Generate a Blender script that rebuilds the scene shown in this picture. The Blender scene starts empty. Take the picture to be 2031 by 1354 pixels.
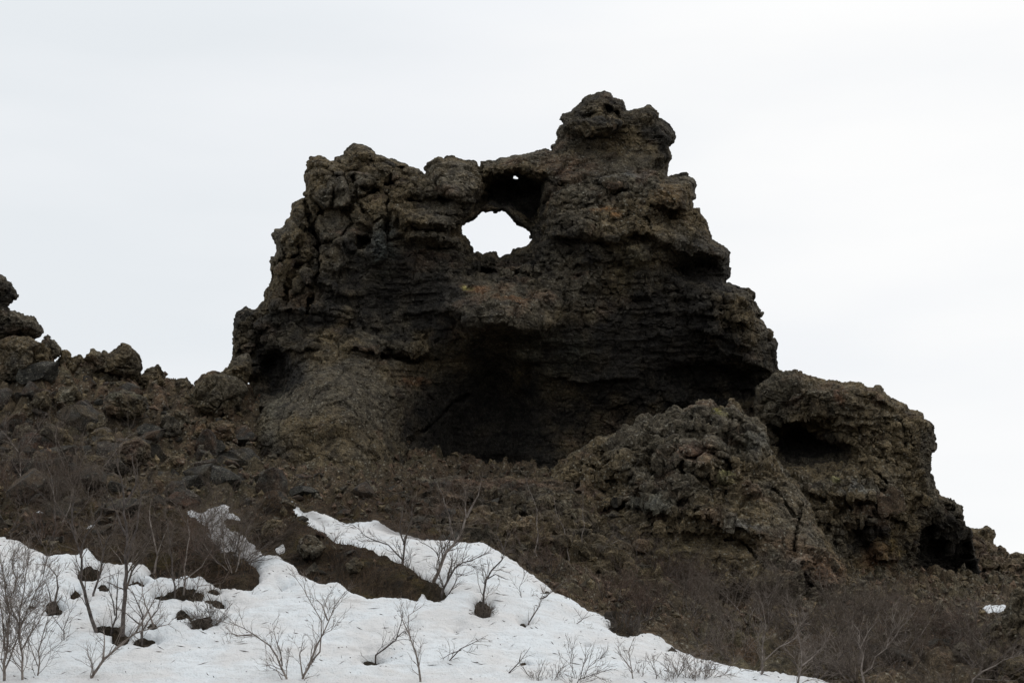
import bpy, math, random, time
import numpy as np
from mathutils import Vector
import openvdb
T0 = time.time()
random.seed(7)
R = math.radians
SC = bpy.context.scene
COL = SC.collection

# ------------------------------------------------------------------ camera, sky, sun, exposure
FPX, CX, CY, PITCH, CAMZ = 3385.0, 1015.5, 677.0, R(15.0), 1.6
cam = bpy.data.cameras.new('camera')
cam.sensor_width = 36.0
cam.lens = FPX / 2031.0 * 36.0
cam.clip_start, cam.clip_end = 0.5, 4000.0
cam_o = bpy.data.objects.new('camera', cam)
COL.objects.link(cam_o)
cam_o.location = (0, 0, CAMZ)
cam_o.rotation_euler = (R(90) + PITCH, 0, 0)
SC.camera = cam_o

SUN_EL, SUN_AZ = R(52), R(40)          # azimuth clockwise from +Y
w = bpy.data.worlds.new("World")
SC.world = w
w.use_nodes = True
nt = w.node_tree
nt.nodes.clear()
N = nt.nodes.new
out = N('ShaderNodeOutputWorld')
bg1, bg2, mx = N('ShaderNodeBackground'), N('ShaderNodeBackground'), N('ShaderNodeMixShader')
sky = N('ShaderNodeTexSky')
sky.sky_type = 'NISHITA'
sky.sun_disc = False
sky.sun_elevation = SUN_EL
sky.sun_rotation = SUN_AZ
bg1.inputs['Strength'].default_value = 0.1
nt.links.new(sky.outputs[0], bg1.inputs['Color'])
tc, mp, nz, cr = N('ShaderNodeTexCoord'), N('ShaderNodeMapping'), N('ShaderNodeTexNoise'), N('ShaderNodeValToRGB')
mp.inputs['Scale'].default_value = (1.6, 1.0, 6.5)
mp.inputs['Rotation'].default_value = (0, R(-14), 0)
nz.inputs['Scale'].default_value = 1.5
nz.inputs['Detail'].default_value = 5
nz.inputs['Roughness'].default_value = 0.45
sep, mul, add = N('ShaderNodeSeparateXYZ'), N('ShaderNodeMath'), N('ShaderNodeMath')
nt.links.new(tc.outputs['Generated'], mp.inputs[0])
nt.links.new(mp.outputs[0], nz.inputs['Vector'])
nt.links.new(tc.outputs['Generated'], sep.inputs[0])
mul.operation = 'MULTIPLY_ADD'
mul.inputs[1].default_value = 0.75
nt.links.new(sep.outputs['X'], mul.inputs[0])
nt.links.new(nz.outputs['Fac'], mul.inputs[2])
nt.links.new(mul.outputs[0], cr.inputs[0])
e = cr.color_ramp.elements
e[0].position, e[0].color = 0.30, (0.79, 0.825, 0.855, 1)
e[1].position, e[1].color = 0.80, (0.97, 0.97, 0.965, 1)
m_ = e.new(0.5)
m_.color = (0.865, 0.885, 0.91, 1)
nt.links.new(cr.outputs[0], bg2.inputs['Color'])
zm = N('ShaderNodeMath')
zm.operation = 'MULTIPLY_ADD'          # an overcast sky grows brighter towards the zenith
zs_ = N('ShaderNodeMath')
zs_.operation = 'SUBTRACT'
zs_.use_clamp = True
nt.links.new(sep.outputs['Z'], zs_.inputs[0])
zs_.inputs[1].default_value = 0.42
nt.links.new(zs_.outputs[0], zm.inputs[0])
zm.inputs[1].default_value = 1.1
zm.inputs[2].default_value = 1.03
nt.links.new(zm.outputs[0], bg2.inputs['Strength'])
mx.inputs[0].default_value = 0.97
nt.links.new(bg1.outputs[0], mx.inputs[1])
nt.links.new(bg2.outputs[0], mx.inputs[2])
nt.links.new(mx.outputs[0], out.inputs[0])

sun = bpy.data.lights.new('sun', 'SUN')
sun.energy = 0.8
sun.angle = R(30)
sun.color = (1.0, 0.97, 0.93)
sun_o = bpy.data.objects.new('sun', sun)
COL.objects.link(sun_o)
sd = Vector((math.sin(SUN_AZ) * math.cos(SUN_EL), math.cos(SUN_AZ) * math.cos(SUN_EL), math.sin(SUN_EL)))
sun_o.rotation_euler = sd.to_track_quat('Z', 'Y').to_euler()
SC.view_settings.view_transform = 'Standard'
SC.view_settings.look = 'None'
SC.view_settings.exposure = 0.0
SC.view_settings.gamma = 1.0
SC.cycles.max_bounces = 4
SC.cycles.diffuse_bounces = 3

# ------------------------------------------------------------------ geometry of the view (used only to place traced things at their own distance)
cp, sp = math.cos(PITCH), math.sin(PITCH)
def P(px, py, Y):
    s = (np.asarray(px, float) - CX) / FPX
    t = (CY - np.asarray(py, float)) / FPX
    dy = cp - sp * t
    dz = sp + cp * t
    k = np.asarray(Y, float) / dy
    return s * k, np.asarray(Y, float) + 0 * k, CAMZ + dz * k
def PV(px, py, Y):
    a = P(px, py, Y)
    return Vector((float(a[0]), float(a[1]), float(a[2])))
def proj(x, y, z):
    zz = z - CAMZ
    f = cp * y + sp * zz
    u = -sp * y + cp * zz
    return CX + FPX * x / f, CY - FPX * u / f

# ------------------------------------------------------------------ noise
def _h(ix, iy, iz, seed):
    n = (ix * 374761393 + iy * 668265263 + iz * 2147483647 + seed * 1274126177) & 0xFFFFFFFF
    n = ((n ^ (n >> 13)) * 1274126177) & 0xFFFFFFFF
    n = (n ^ (n >> 16)) & 0xFFFFFFFF
    return n
def vnoise(x, y, z, seed=0):
    """value noise -1..1"""
    x0, y0, z0 = np.floor(x), np.floor(y), np.floor(z)
    fx, fy, fz = (x - x0).astype(np.float32), (y - y0).astype(np.float32), (z - z0).astype(np.float32)
    ix, iy, iz = x0.astype(np.int64), y0.astype(np.int64), z0.astype(np.int64)
    fx = fx * fx * fx * (fx * (fx * 6 - 15) + 10)
    fy = fy * fy * fy * (fy * (fy * 6 - 15) + 10)
    fz = fz * fz * fz * (fz * (fz * 6 - 15) + 10)
    def c(a, b, d):
        return _h(ix + a, iy + b, iz + d, seed).astype(np.float32) * (2.0 / 4294967295.0) - 1.0
    a = c(0, 0, 0) * (1 - fx) + c(1, 0, 0) * fx
    b = c(0, 1, 0) * (1 - fx) + c(1, 1, 0) * fx
    d = c(0, 0, 1) * (1 - fx) + c(1, 0, 1) * fx
    e_ = c(0, 1, 1) * (1 - fx) + c(1, 1, 1) * fx
    return (a * (1 - fy) + b * fy) * (1 - fz) + (d * (1 - fy) + e_ * fy) * fz
def fbm(x, y, z, octs=4, seed=0, gain=0.5, ridged=False):
    s, a, t = 0.0, 1.0, 0.0
    for o in range(octs):
        n = vnoise(x, y, z, seed + o * 17)
        if ridged:
            n = 1 - 2 * np.abs(n)
        s = s + n * a
        t += a
        a *= gain
        x, y, z = x * 2.03 + 3.1, y * 2.01 + 1.7, z * 1.97 + 5.3
    return s / t
def voro2(x, y, seed=0):
    """2D cells: F1, F2, cell random"""
    ix, iy = np.floor(x).astype(np.int64), np.floor(y).astype(np.int64)
    f1 = np.full(x.shape, 9.0)
    f2 = np.full(x.shape, 9.0)
    cid = np.zeros(x.shape)
    for dx in (-1, 0, 1):
        for dy in (-1, 0, 1):
            hx = _h(ix + dx, iy + dy, ix * 0, seed) / 4294967295.0
            hy = _h(ix + dx, iy + dy, ix * 0 + 1, seed) / 4294967295.0
            hc = _h(ix + dx, iy + dy, ix * 0 + 2, seed) / 4294967295.0
            d = np.hypot(ix + dx + hx - x, iy + dy + hy - y)
            n1 = d < f1
            f2 = np.where(n1, f1, np.minimum(f2, d))
            cid = np.where(n1, hc, cid)
            f1 = np.where(n1, d, f1)
    return f1, f2, cid
def voro3(x, y, z, seed=0):
    ix, iy, iz = (np.floor(a).astype(np.int64) for a in (x, y, z))
    f1 = np.full(x.shape, 9.0, np.float32)
    f2 = np.full(x.shape, 9.0, np.float32)
    cid = np.zeros(x.shape, np.float32)
    for dx in (-1, 0, 1):
        for dy in (-1, 0, 1):
            for dz in (-1, 0, 1):
                a, b, c = ix + dx, iy + dy, iz + dz
                h0 = _h(a, b, c, seed)
                hx = (h0 & 1023) / 1023.0
                hy = ((h0 >> 10) & 1023) / 1023.0
                hz = ((h0 >> 20) & 1023) / 1023.0
                d = np.sqrt((a + hx - x) ** 2 + (b + hy - y) ** 2 + (c + hz - z) ** 2).astype(np.float32)
                n1 = d < f1
                f2 = np.where(n1, f1, np.minimum(f2, d))
                cid = np.where(n1, hx, cid).astype(np.float32)
                f1 = np.where(n1, d, f1)
    return f1, f2, cid
def facets(x, y, z, cell, seed=0, sq=1.0):
    """angular broken-rock facets: each 3D cell is a randomly tilted plane"""
    X_, Y_, Z_ = x / cell, y / cell, z / (cell * sq)
    ix, iy, iz = (np.floor(a).astype(np.int64) for a in (X_, Y_, Z_))
    f1 = np.full(x.shape, 9.0, np.float32)
    f2 = np.full(x.shape, 9.0, np.float32)
    val = np.zeros(x.shape, np.float32)
    for dx in (-1, 0, 1):
        for dy in (-1, 0, 1):
            for dz in (-1, 0, 1):
                a, b, c = ix + dx, iy + dy, iz + dz
                h0 = _h(a, b, c, seed)
                h1 = _h(a, b, c, seed + 991)
                ox = a + (h0 & 1023) / 1023.0 - X_
                oy = b + ((h0 >> 10) & 1023) / 1023.0 - Y_
                oz = c + ((h0 >> 20) & 1023) / 1023.0 - Z_
                d = np.sqrt(ox * ox + oy * oy + oz * oz).astype(np.float32)
                n1 = d < f1
                v = ox * ((h1 & 1023) / 511.5 - 1) + oy * .5 * (((h1 >> 10) & 1023) / 511.5 - 1) + oz * (((h1 >> 20) & 1023) / 511.5 - 1) + .6 * ((h1 >> 5) & 1023) / 1023.0
                f2 = np.where(n1, f1, np.minimum(f2, d))
                val = np.where(n1, v, val).astype(np.float32)
                f1 = np.where(n1, d, f1)
    return val - .3, f2 - f1
def sstep(a, b, x):
    t = np.clip((x - a) / (b - a), 0, 1)
    return t * t * (3 - 2 * t)
def poly_sd(U, V, pts):
    """signed distance to polygon, >0 inside (px)"""
    pts = np.array(pts, float)
    d = np.full(U.shape, 1e18)
    ins = np.zeros(U.shape, bool)
    n = len(pts)
    for i in range(n):
        ax, ay = pts[i]
        bx, by = pts[(i + 1) % n]
        ex, ey = bx - ax, by - ay
        l2 = ex * ex + ey * ey
        if l2 == 0:
            continue
        t = np.clip(((U - ax) * ex + (V - ay) * ey) / l2, 0, 1)
        d = np.minimum(d, (U - ax - t * ex) ** 2 + (V - ay - t * ey) ** 2)
        if ay != by:
            c = ((ay > V) != (by > V)) & (U < (bx - ax) * (V - ay) / (by - ay) + ax)
            ins ^= c
    return np.where(ins, 1, -1) * np.sqrt(d)
def line_d(U, V, pts):
    d = np.full(U.shape, 1e9)
    for (ax, ay), (bx, by) in zip(pts[:-1], pts[1:]):
        ex, ey = bx - ax, by - ay
        t = np.clip(((U - ax) * ex + (V - ay) * ey) / (ex * ex + ey * ey + 1e-9), 0, 1)
        d = np.minimum(d, np.hypot(U - ax - t * ex, V - ay - t * ey))
    return d
def ell(U, V, cx, cy, rx, ry, ang=0, soft=0.5):
    c, s = math.cos(R(ang)), math.sin(R(ang))
    x, y = U - cx, V - cy
    r = np.hypot((x * c + y * s) / rx, (-x * s + y * c) / ry)
    return 1 - sstep(1 - soft, 1 + soft * 0.4, r)
class TPS:
    def __init__(s, pts, vals, lam=1e-3):
        s.p = np.array(pts, float)
        n = len(s.p)
        s.m, s.k = s.p.mean(0), s.p.std()
        q = (s.p - s.m) / s.k
        r = np.hypot(q[:, None, 0] - q[None, :, 0], q[:, None, 1] - q[None, :, 1])
        K = np.where(r > 0, r * r * np.log(r + 1e-12), 0) + lam * np.eye(n)
        Pm = np.c_[np.ones(n), q]
        A = np.zeros((n + 3, n + 3))
        A[:n, :n], A[:n, n:], A[n:, :n] = K, Pm, Pm.T
        s.w = np.linalg.solve(A, np.r_[np.array(vals, float), 0, 0, 0])
        s.q = q
    def __call__(s, X, Y):
        x, y = (X - s.m[0]) / s.k, (Y - s.m[1]) / s.k
        o = s.w[-3] + s.w[-2] * x + s.w[-1] * y
        for (a, b), c in zip(s.q, s.w[:-3]):
            r2 = (x - a) ** 2 + (y - b) ** 2
            o = o + c * 0.5 * r2 * np.log(r2 + 1e-12)
        return o

# ------------------------------------------------------------------ objects and materials
def tag(o, label=None, cat=None, group=None, kind=None):
    if label: o['label'] = label
    if cat: o['category'] = cat
    if group: o['group'] = group
    if kind: o['kind'] = kind
    return o
def mesh_np(name, V, F, mat, smooth=False, attrs=None):
    me = bpy.data.meshes.new(name)
    V = np.ascontiguousarray(V, np.float32)
    me.vertices.add(len(V))
    me.vertices.foreach_set('co', V.ravel())
    F = np.ascontiguousarray(F, np.int32)
    k = F.shape[1]
    me.loops.add(F.size)
    me.polygons.add(len(F))
    me.polygons.foreach_set('loop_start', np.arange(0, F.size, k, dtype=np.int32))
    me.loops.foreach_set('vertex_index', F.ravel())
    me.polygons.foreach_set('use_smooth', np.full(len(F), smooth))
    me.update(calc_edges=True)
    for an, av in (attrs or {}).items():
        if av.ndim == 2:
            a = me.attributes.new(an, 'FLOAT_COLOR', 'POINT')
            a.data.foreach_set('color', np.c_[av, np.ones(len(av))].astype(np.float32).ravel())
        else:
            a = me.attributes.new(an, 'FLOAT', 'POINT')
            a.data.foreach_set('value', av.astype(np.float32))
    me.materials.append(mat)
    return me
def obj(name, me, parent=None):
    o = bpy.data.objects.new(name, me)
    COL.objects.link(o)
    if parent: o.parent = parent
    return o
def normals_of(V, F):
    a, b, c = V[F[:, 0]], V[F[:, 1]], V[F[:, 2]]
    n = np.cross(b - a, c - a)
    if F.shape[1] == 4:
        n = np.cross(c - a, V[F[:, 3]] - b)
    N_ = np.zeros_like(V)
    for k in range(F.shape[1]):
        for j in range(3):
            N_[:, j] += np.bincount(F[:, k], n[:, j], len(V))
    return N_ / (np.linalg.norm(N_, axis=1, keepdims=True) + 1e-9)

def nodes_mat(name):
    m = bpy.data.materials.new(name)
    m.use_nodes = True
    return m, m.node_tree, m.node_tree.nodes['Principled BSDF']
def nd(t, typ, **kw):
    n = t.nodes.new(typ)
    for k, v in kw.items():
        if k in n.inputs: n.inputs[k].default_value = v
        else: setattr(n, k, v)
    return n
def mixc(t, a, b, f, mode='MIX'):
    n = t.nodes.new('ShaderNodeMix')
    n.data_type = 'RGBA'
    n.blend_type = mode
    for s, v in ((n.inputs[0], f), (n.inputs[6], a), (n.inputs[7], b)):
        if isinstance(v, bpy.types.NodeSocket): t.links.new(v, s)
        elif isinstance(v, (int, float)): s.default_value = v
        else: s.default_value = (*v, 1)
    return n.outputs[2]
def ramp(t, src, p0, p1, c0=(0, 0, 0), c1=(1, 1, 1)):
    n = t.nodes.new('ShaderNodeValToRGB')
    n.color_ramp.elements[0].position, n.color_ramp.elements[1].position = p0, p1
    n.color_ramp.elements[0].color, n.color_ramp.elements[1].color = (*c0, 1), (*c1, 1)
    t.links.new(src, n.inputs[0])
    return n.outputs[0]
def mathn(t, op, a, b):
    n = t.nodes.new('ShaderNodeMath')
    n.operation = op
    for s, v in ((n.inputs[0], a), (n.inputs[1], b)):
        if isinstance(v, bpy.types.NodeSocket): t.links.new(v, s)
        else: s.default_value = v
    return n.outputs[0]

def lava_material(name, use_attr=True, base=(0.07, 0.06, 0.045), speck=0.5):
    m, t, b = nodes_mat(name)
    tco = nd(t, 'ShaderNodeTexCoord')
    geo = nd(t, 'ShaderNodeNewGeometry')
    pos = geo.outputs['Position'] if use_attr else tco.outputs['Object']
    if use_attr:
        at = nd(t, 'ShaderNodeAttribute', attribute_name='tint')
        col = at.outputs['Color']
        li = nd(t, 'ShaderNodeAttribute', attribute_name='lichen').outputs['Fac']
    else:
        oi = nd(t, 'ShaderNodeObjectInfo')
        n0 = nd(t, 'ShaderNodeTexNoise', Scale=1.7, Detail=3.0)
        t.links.new(pos, n0.inputs['Vector'])
        col = mixc(t, base, (base[0] * 1.15, base[1] * 0.92, base[2] * 0.85), ramp(t, oi.outputs['Random'], 0.35, 0.9))
        col = mixc(t, col, (0.055, 0.053, 0.05), ramp(t, n0.outputs['Fac'], 0.4, 0.62))
        li = speck
    def noise(sc, det, ro=0.6):
        n = nd(t, 'ShaderNodeTexNoise', Scale=sc, Detail=det, Roughness=ro)
        t.links.new(pos, n.inputs['Vector'])
        return n.outputs['Fac']
    nA, nB, nC = noise(2.6, 6, .65), noise(9, 5, .8), noise(26, 3, .8)
    col = mixc(t, col, ramp(t, nA, 0.34, 0.66, (0.45, 0.45, 0.48), (1.5, 1.45, 1.35)), 1.0, 'MULTIPLY')
    col = mixc(t, col, ramp(t, nB, 0.33, 0.67, (0.45, 0.44, 0.43), (1.6, 1.6, 1.6)), 1.0, 'MULTIPLY')
    col = mixc(t, col, ramp(t, nC, 0.36, 0.64, (0.52, 0.52, 0.52), (1.5, 1.5, 1.45)), 1.0, 'MULTIPLY')
    col = mixc(t, col, (0.022, 0.020, 0.014), mathn(t, 'MULTIPLY', ramp(t, noise(5.0, 3), 0.58, 0.66), 0.55))
    # crusty grey lichen spots
    vo = nd(t, 'ShaderNodeTexVoronoi', Scale=8.0)
    t.links.new(pos, vo.inputs['Vector'])
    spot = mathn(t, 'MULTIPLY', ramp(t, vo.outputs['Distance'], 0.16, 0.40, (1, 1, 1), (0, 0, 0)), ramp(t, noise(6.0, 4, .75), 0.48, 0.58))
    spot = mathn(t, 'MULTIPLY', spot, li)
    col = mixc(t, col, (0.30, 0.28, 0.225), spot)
    t.links.new(col, b.inputs['Base Color'])
    b.inputs['Roughness'].default_value = 0.95
    b.inputs['Specular IOR Level'].default_value = 0.15
    hsum = mathn(t, 'ADD', mathn(t, 'MULTIPLY', nB, 0.07), mathn(t, 'MULTIPLY', nC, 0.035))
    hsum = mathn(t, 'ADD', hsum, mathn(t, 'MULTIPLY', nA, 0.09))
    bp = nd(t, 'ShaderNodeBump', Strength=1.0, Distance=1.0)
    t.links.new(hsum, bp.inputs['Height'])
    t.links.new(bp.outputs[0], b.inputs['Normal'])
    return m
M_LAVA = lava_material('lichen_lava')
M_STONE = [lava_material('brown_stone', False), lava_material('grey_stone', False, (0.06, 0.06, 0.055), 0.9),
           lava_material('red_stone', False, (0.085, 0.064, 0.050), 0.5)]

def bark(name, c0, c1):
    m, t, b = nodes_mat(name)
    tco = nd(t, 'ShaderNodeTexCoord')
    n = nd(t, 'ShaderNodeTexNoise', Scale=9.0, Detail=4.0)
    t.links.new(tco.outputs['Object'], n.inputs['Vector'])
    t.links.new(ramp(t, n.outputs['Fac'], 0.35, 0.65, c0, c1), b.inputs['Base Color'])
    b.inputs['Roughness'].default_value = 0.9
    b.inputs['Specular IOR Level'].default_value = 0.2
    return m
M_PALE = bark('pale_birch_bark', (0.10, 0.082, 0.07), (0.26, 0.225, 0.20))
M_DARKB = bark('dark_birch_bark', (0.045, 0.038, 0.034), (0.13, 0.11, 0.10))
M_TWIG = bark('grey_brown_twig', (0.062, 0.047, 0.037), (0.145, 0.118, 0.095))
M_TWIGP = bark('light_twig', (0.10, 0.08, 0.066), (0.22, 0.185, 0.16))
M_TWIGR = bark('reddish_twig', (0.07, 0.045, 0.034), (0.125, 0.088, 0.068))

# ------------------------------------------------------------------ terrain
tp = [(-300,1354,35),(0,1354,36),(500,1354,36),(1000,1354,36),(1500,1354,37.3),(2031,1354,39),(2300,1354,40),
 (-200,1200,40),(0,1200,40),(500,1200,40.5),(1000,1200,41),(1500,1270,42.5),(2031,1270,44),
 (-150,1060,44.5),(0,1070,44),(250,1130,43),(500,1120,44),(560,990,49.5),(850,1080,46),(950,1080,46),(1150,1200,42.5),(1350,1280,40.5),
 (1100,1135,48.5),(1300,1210,47.5),(1600,1232,47.5),(1900,1262,48),
 (300,1000,49),(0,950,51),(500,950,53),(700,965,53),(850,955,55.5),(960,950,57),(960,945,62),(1100,945,57),(1180,1010,54),(1200,1110,51.5),
 (1400,1190,51),(1700,1212,51.2),(1950,1238,52),(2031,1212,55),(2200,1180,58),
 (-200,760,61),(0,755,61),(120,733,61.5),(200,738,62),(270,755,62),(330,768,62),(400,775,61.5),(440,790,61),(450,900,57),(200,850,57),(0,850,57),(-200,860,57),(600,900,58),(600,800,63)]
cpts, cval = [], []
for a in tp:
    x, y, z = P(*a)
    cpts.append((float(x), float(y)))
    cval.append(float(z))
for x, y, z in [(-26,68,12),(-10,68,13),(0,70,12),(12,70,10),(24,70,7.5),(-30,50,9),(30,48,6),(-26,36,4),(22,36,3),(0,30,2.2),(-18,29,2.2),(18,29,2),(-20,80,8),(0,82,8),(20,82,6)]:
    cpts.append((x, y))
    cval.append(z)
_tps = TPS(cpts, cval, 2e-3)
def ground_smooth(x, y):
    wx = sstep(36, 27, np.abs(x)) * sstep(24, 30, y) * sstep(90, 76, y)
    far = 1.5 * fbm(x * .02, y * .02, x * 0, 3, 5) + np.clip((y - 5) * 0.08, 0, 3)
    far = far * sstep(8, 30, np.hypot(x, y))
    res = np.array(far, float)
    m = wx > 0
    if m.any():
        res[m] = far[m] * (1 - wx[m]) + _tps(x[m], y[m]) * wx[m]
    return res
def ground_at(x, y):
    return float(ground_smooth(np.array([float(x)]), np.array([float(y)]))[0])

SNOW = [(-700,1040),(-80,1052),(0,1067),(38,1078),(60,1094),(95,1112),(150,1112),(165,1096),(172,1090),(190,1113),(225,1133),(258,1124),(290,1124),(308,1150),(350,1146),(395,1153),(440,1172),(495,1184),(512,1166),(508,1135),(482,1105),(440,1095),(417,1070),(402,1045),(365,1015),(400,1010),(440,1001),(458,1004),(456,1012),(466,1020),(478,1030),(452,1034),(470,1050),(492,1066),(510,1086),(522,1106),(550,1106),(580,1127),(603,1155),(640,1168),(672,1166),(700,1189),(740,1197),(800,1192),(828,1200),(836,1184),(850,1187),(868,1199),(878,1172),(850,1158),(800,1142),(760,1126),(700,1098),(662,1090),(650,1070),(630,1058),(600,1040),(580,1025),(560,992),(582,993),(604,1012),(625,1015),(650,1022),(690,1040),(712,1036),(750,1028),(785,1050),(808,1060),(838,1066),(860,1071),(878,1076),(920,1080),(955,1079),(985,1096),(1005,1112),(1060,1150),(1125,1190),(1165,1215),(1200,1225),(1235,1232),(1270,1255),(1310,1270),(1340,1287),(1380,1312),(1430,1322),(1480,1336),(1600,1352),(1720,1390),(1700,1800),(-700,1800)]
WELLS = [(60,1215,7,4),(430,1210,22,6,20),(300,1255,14,5),(560,1180,8,3),(812,1262,5,3),(1085,1185,7,3),(1212,1232,16,6,15),(1330,1300,10,4),(1165,1290,6,3),(150,1192,12,5),(205,1180,16,5),(320,1195,20,5),(1040,1330,8,3),(905,1262,5,3),(957,1221,19,17),(737,1325,20,9),(106,1220,20,12),(215,1262,32,10,12),(238,1280,22,12),(285,1284,26,9),(1240,1250,34,22,20),(400,1247,28,12),(362,1232,18,8),(176,1152,26,12),(372,1188,40,13),(1037,1248,9,6),(866,1188,18,12),(270,1166,22,7),(330,1148,30,8),(425,1185,14,8)]
PATCH = [[(545,1090),(556,1080),(568,1074),(572,1080),(566,1094),(550,1098)],[(163,1050),(178,1040),(190,1040),(184,1050),(168,1055)],[(68,1018),(80,1012),(86,1018),(76,1022)],[(1946,1206),(1960,1200),(1996,1200),(2006,1207),(1990,1216),(1955,1215)],[(1200,1224),(1215,1220),(1222,1228),(1206,1234)]]
def snow_d(px, py, patches=True, both=False):
    d = poly_sd(px, py, SNOW)
    d = d + (4.5 + 2 * sstep(480, 380, px) * sstep(40, 120, px)) * fbm(px / 22, py / 12, px * 0, 4, 3, .65)
    dw_ = np.full(d.shape, 99.0)
    for wl in WELLS:
        a = math.radians(wl[4]) if len(wl) > 4 else 0
        x, y = px - wl[0], py - wl[1]
        xx, yy = x * math.cos(a) + y * math.sin(a), -x * math.sin(a) + y * math.cos(a)
        dw_ = np.minimum(dw_, (np.hypot(xx / wl[2], yy / (wl[3] * 1.3)) - .92) * min(wl[2], wl[3]) * 0.9)
    dw_ = dw_ + 4 * fbm(px / 9, py / 6, px * 0, 2, 13)
    if both:
        return d, dw_
    d = np.minimum(d, dw_)
    if patches:
        for p in PATCH:
            d = np.maximum(d, poly_sd(px, py, p))
    return d
def axis(lo, hi, step, far, grow=1.12):
    a = list(np.arange(lo, hi, step))
    s, v, r = step, hi, []
    while v < far:
        r.append(v)
        s *= grow
        v += s
    s, v, l = step, lo - step, []
    while v > -far:
        l.append(v)
        s *= grow
        v -= s
    return np.array(l[::-1] + a + r)
def grid_faces(nx, ny):
    i = np.arange(nx * ny).reshape(ny, nx)
    return np.stack([i[:-1, :-1], i[:-1, 1:], i[1:, 1:], i[1:, :-1]], -1).reshape(-1, 4)
gx, gy = axis(-17, 19, 0.08, 1500), axis(34.5, 64.5, 0.085, 1500)
X, Y = np.meshgrid(gx, gy)
X, Y = X.ravel(), Y.ravel()
Z = ground_smooth(X, Y)
near = (np.abs(X) < 22) & (Y > 30) & (Y < 70)
px, py = np.full(X.shape, -9e3), np.full(X.shape, 9e3)
px[near], py[near] = proj(X[near], Y[near], Z[near])
sdn = np.full(X.shape, 50.0)
sdn[near] = snow_d(px[near], py[near])
GROUND_RAW = Z.copy()
xn, yn = X[near], Y[near]
zn = Z[near]
pxn, pyn = px[near], py[near]
sn = sdn[near]
rubble = np.clip(sstep(1120, 960, pyn) + sstep(950, 1100, pxn) * 0.8, 0, 1)
rubble *= sstep(0, -25, sn) * 0.85 + 0.15
peat_ = sstep(960, 1040, pyn) * (1 - sstep(900, 1000, pxn))
f1, f2, cid = voro2(xn / 0.75 + 0.3 * fbm(xn, yn, zn, 2, 9), yn / 1.0, 4)
g1, g2, cid2 = voro2(xn / 0.3, yn / 0.4, 8)
dz = (sstep(0.02, 0.5, f2 - f1) * (0.1 + 0.5 * cid) * rubble + sstep(0.02, 0.5, g2 - g1) * (0.03 + .16 * cid2) * rubble)
dz += peat_ * .16 * fbm(xn * 2.2, yn * 2.2, zn, 4, 27, .65)
dz += (0.22 * fbm(xn * 1.1, yn * 1.1, zn, 4, 21) + 0.13 * fbm(xn * 4, yn * 4, zn * 4, 3, 31, .6)) * (0.35 + 0.65 * rubble)
inS = sstep(-2, 14, sn)
dz = dz * (1 - inS * 0.9) - 0.12 * inS - 0.12 * rubble
# hummocks of soil and heather stand in the melted hollows round stems
for wl in WELLS:
    dz += 0.12 * ell(pxn, pyn, wl[0], wl[1], wl[2] * 1.1, wl[3] * 1.4) * (1 + 1.3 * fbm(xn * 6, yn * 6, zn, 3, 19))
# the dark bank between the snow tongues stands above the snow
dz += 0.35 * ell(pxn, pyn, 745, 1140, 150, 26, 22) + 0.3 * ell(pxn, pyn, 580, 1065, 90, 28, 30) + 0.35 * ell(pxn, pyn, 420, 1135, 110, 30, 15)
Z[near] = zn + dz
peat = sstep(1130, 1050, pyn) * 0 + sstep(960, 1040, pyn) * (1 - sstep(900, 1000, pxn))
nn = fbm(xn * .6, yn * .6, zn * .6, 3, 40)
nn2 = fbm(xn * 1.8, yn * 1.8, zn, 3, 44)
ca = np.array([0.078, 0.066, 0.044]); cb = np.array([0.085, 0.066, 0.046]); cc = np.array([0.026, 0.017, 0.010]); cd = np.array([0.10, 0.066, 0.046])
tint = np.tile(np.array([0.06, 0.055, 0.045]), (len(X), 1))
tn = ca + (cb - ca) * sstep(-.3, .3, nn)[:, None]
tn = tn + (cd - tn) * (sstep(.1, .45, nn2) * 0.7)[:, None]
tn = tn + (cc - tn) * (peat * (0.8 + 0.2 * sstep(-.2, .2, nn2)))[:, None]
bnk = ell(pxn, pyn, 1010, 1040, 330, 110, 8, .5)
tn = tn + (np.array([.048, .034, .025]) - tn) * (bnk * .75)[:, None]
moss = peat * sstep(0, .3, fbm(xn * 1.1 + 9, yn * 1.1, zn, 3, 48))
tn = tn + (np.array([.040, .030, .011]) - tn) * (moss * .8)[:, None]
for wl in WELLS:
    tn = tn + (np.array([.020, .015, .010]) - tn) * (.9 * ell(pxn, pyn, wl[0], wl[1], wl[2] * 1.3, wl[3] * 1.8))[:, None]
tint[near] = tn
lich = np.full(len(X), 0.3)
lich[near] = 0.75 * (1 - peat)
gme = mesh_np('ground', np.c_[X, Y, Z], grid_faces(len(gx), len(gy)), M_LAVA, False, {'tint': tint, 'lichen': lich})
tag(obj('ground', gme), 'dark brown lava slope of rubble and peat rising to the ridge', kind='structure')
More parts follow.
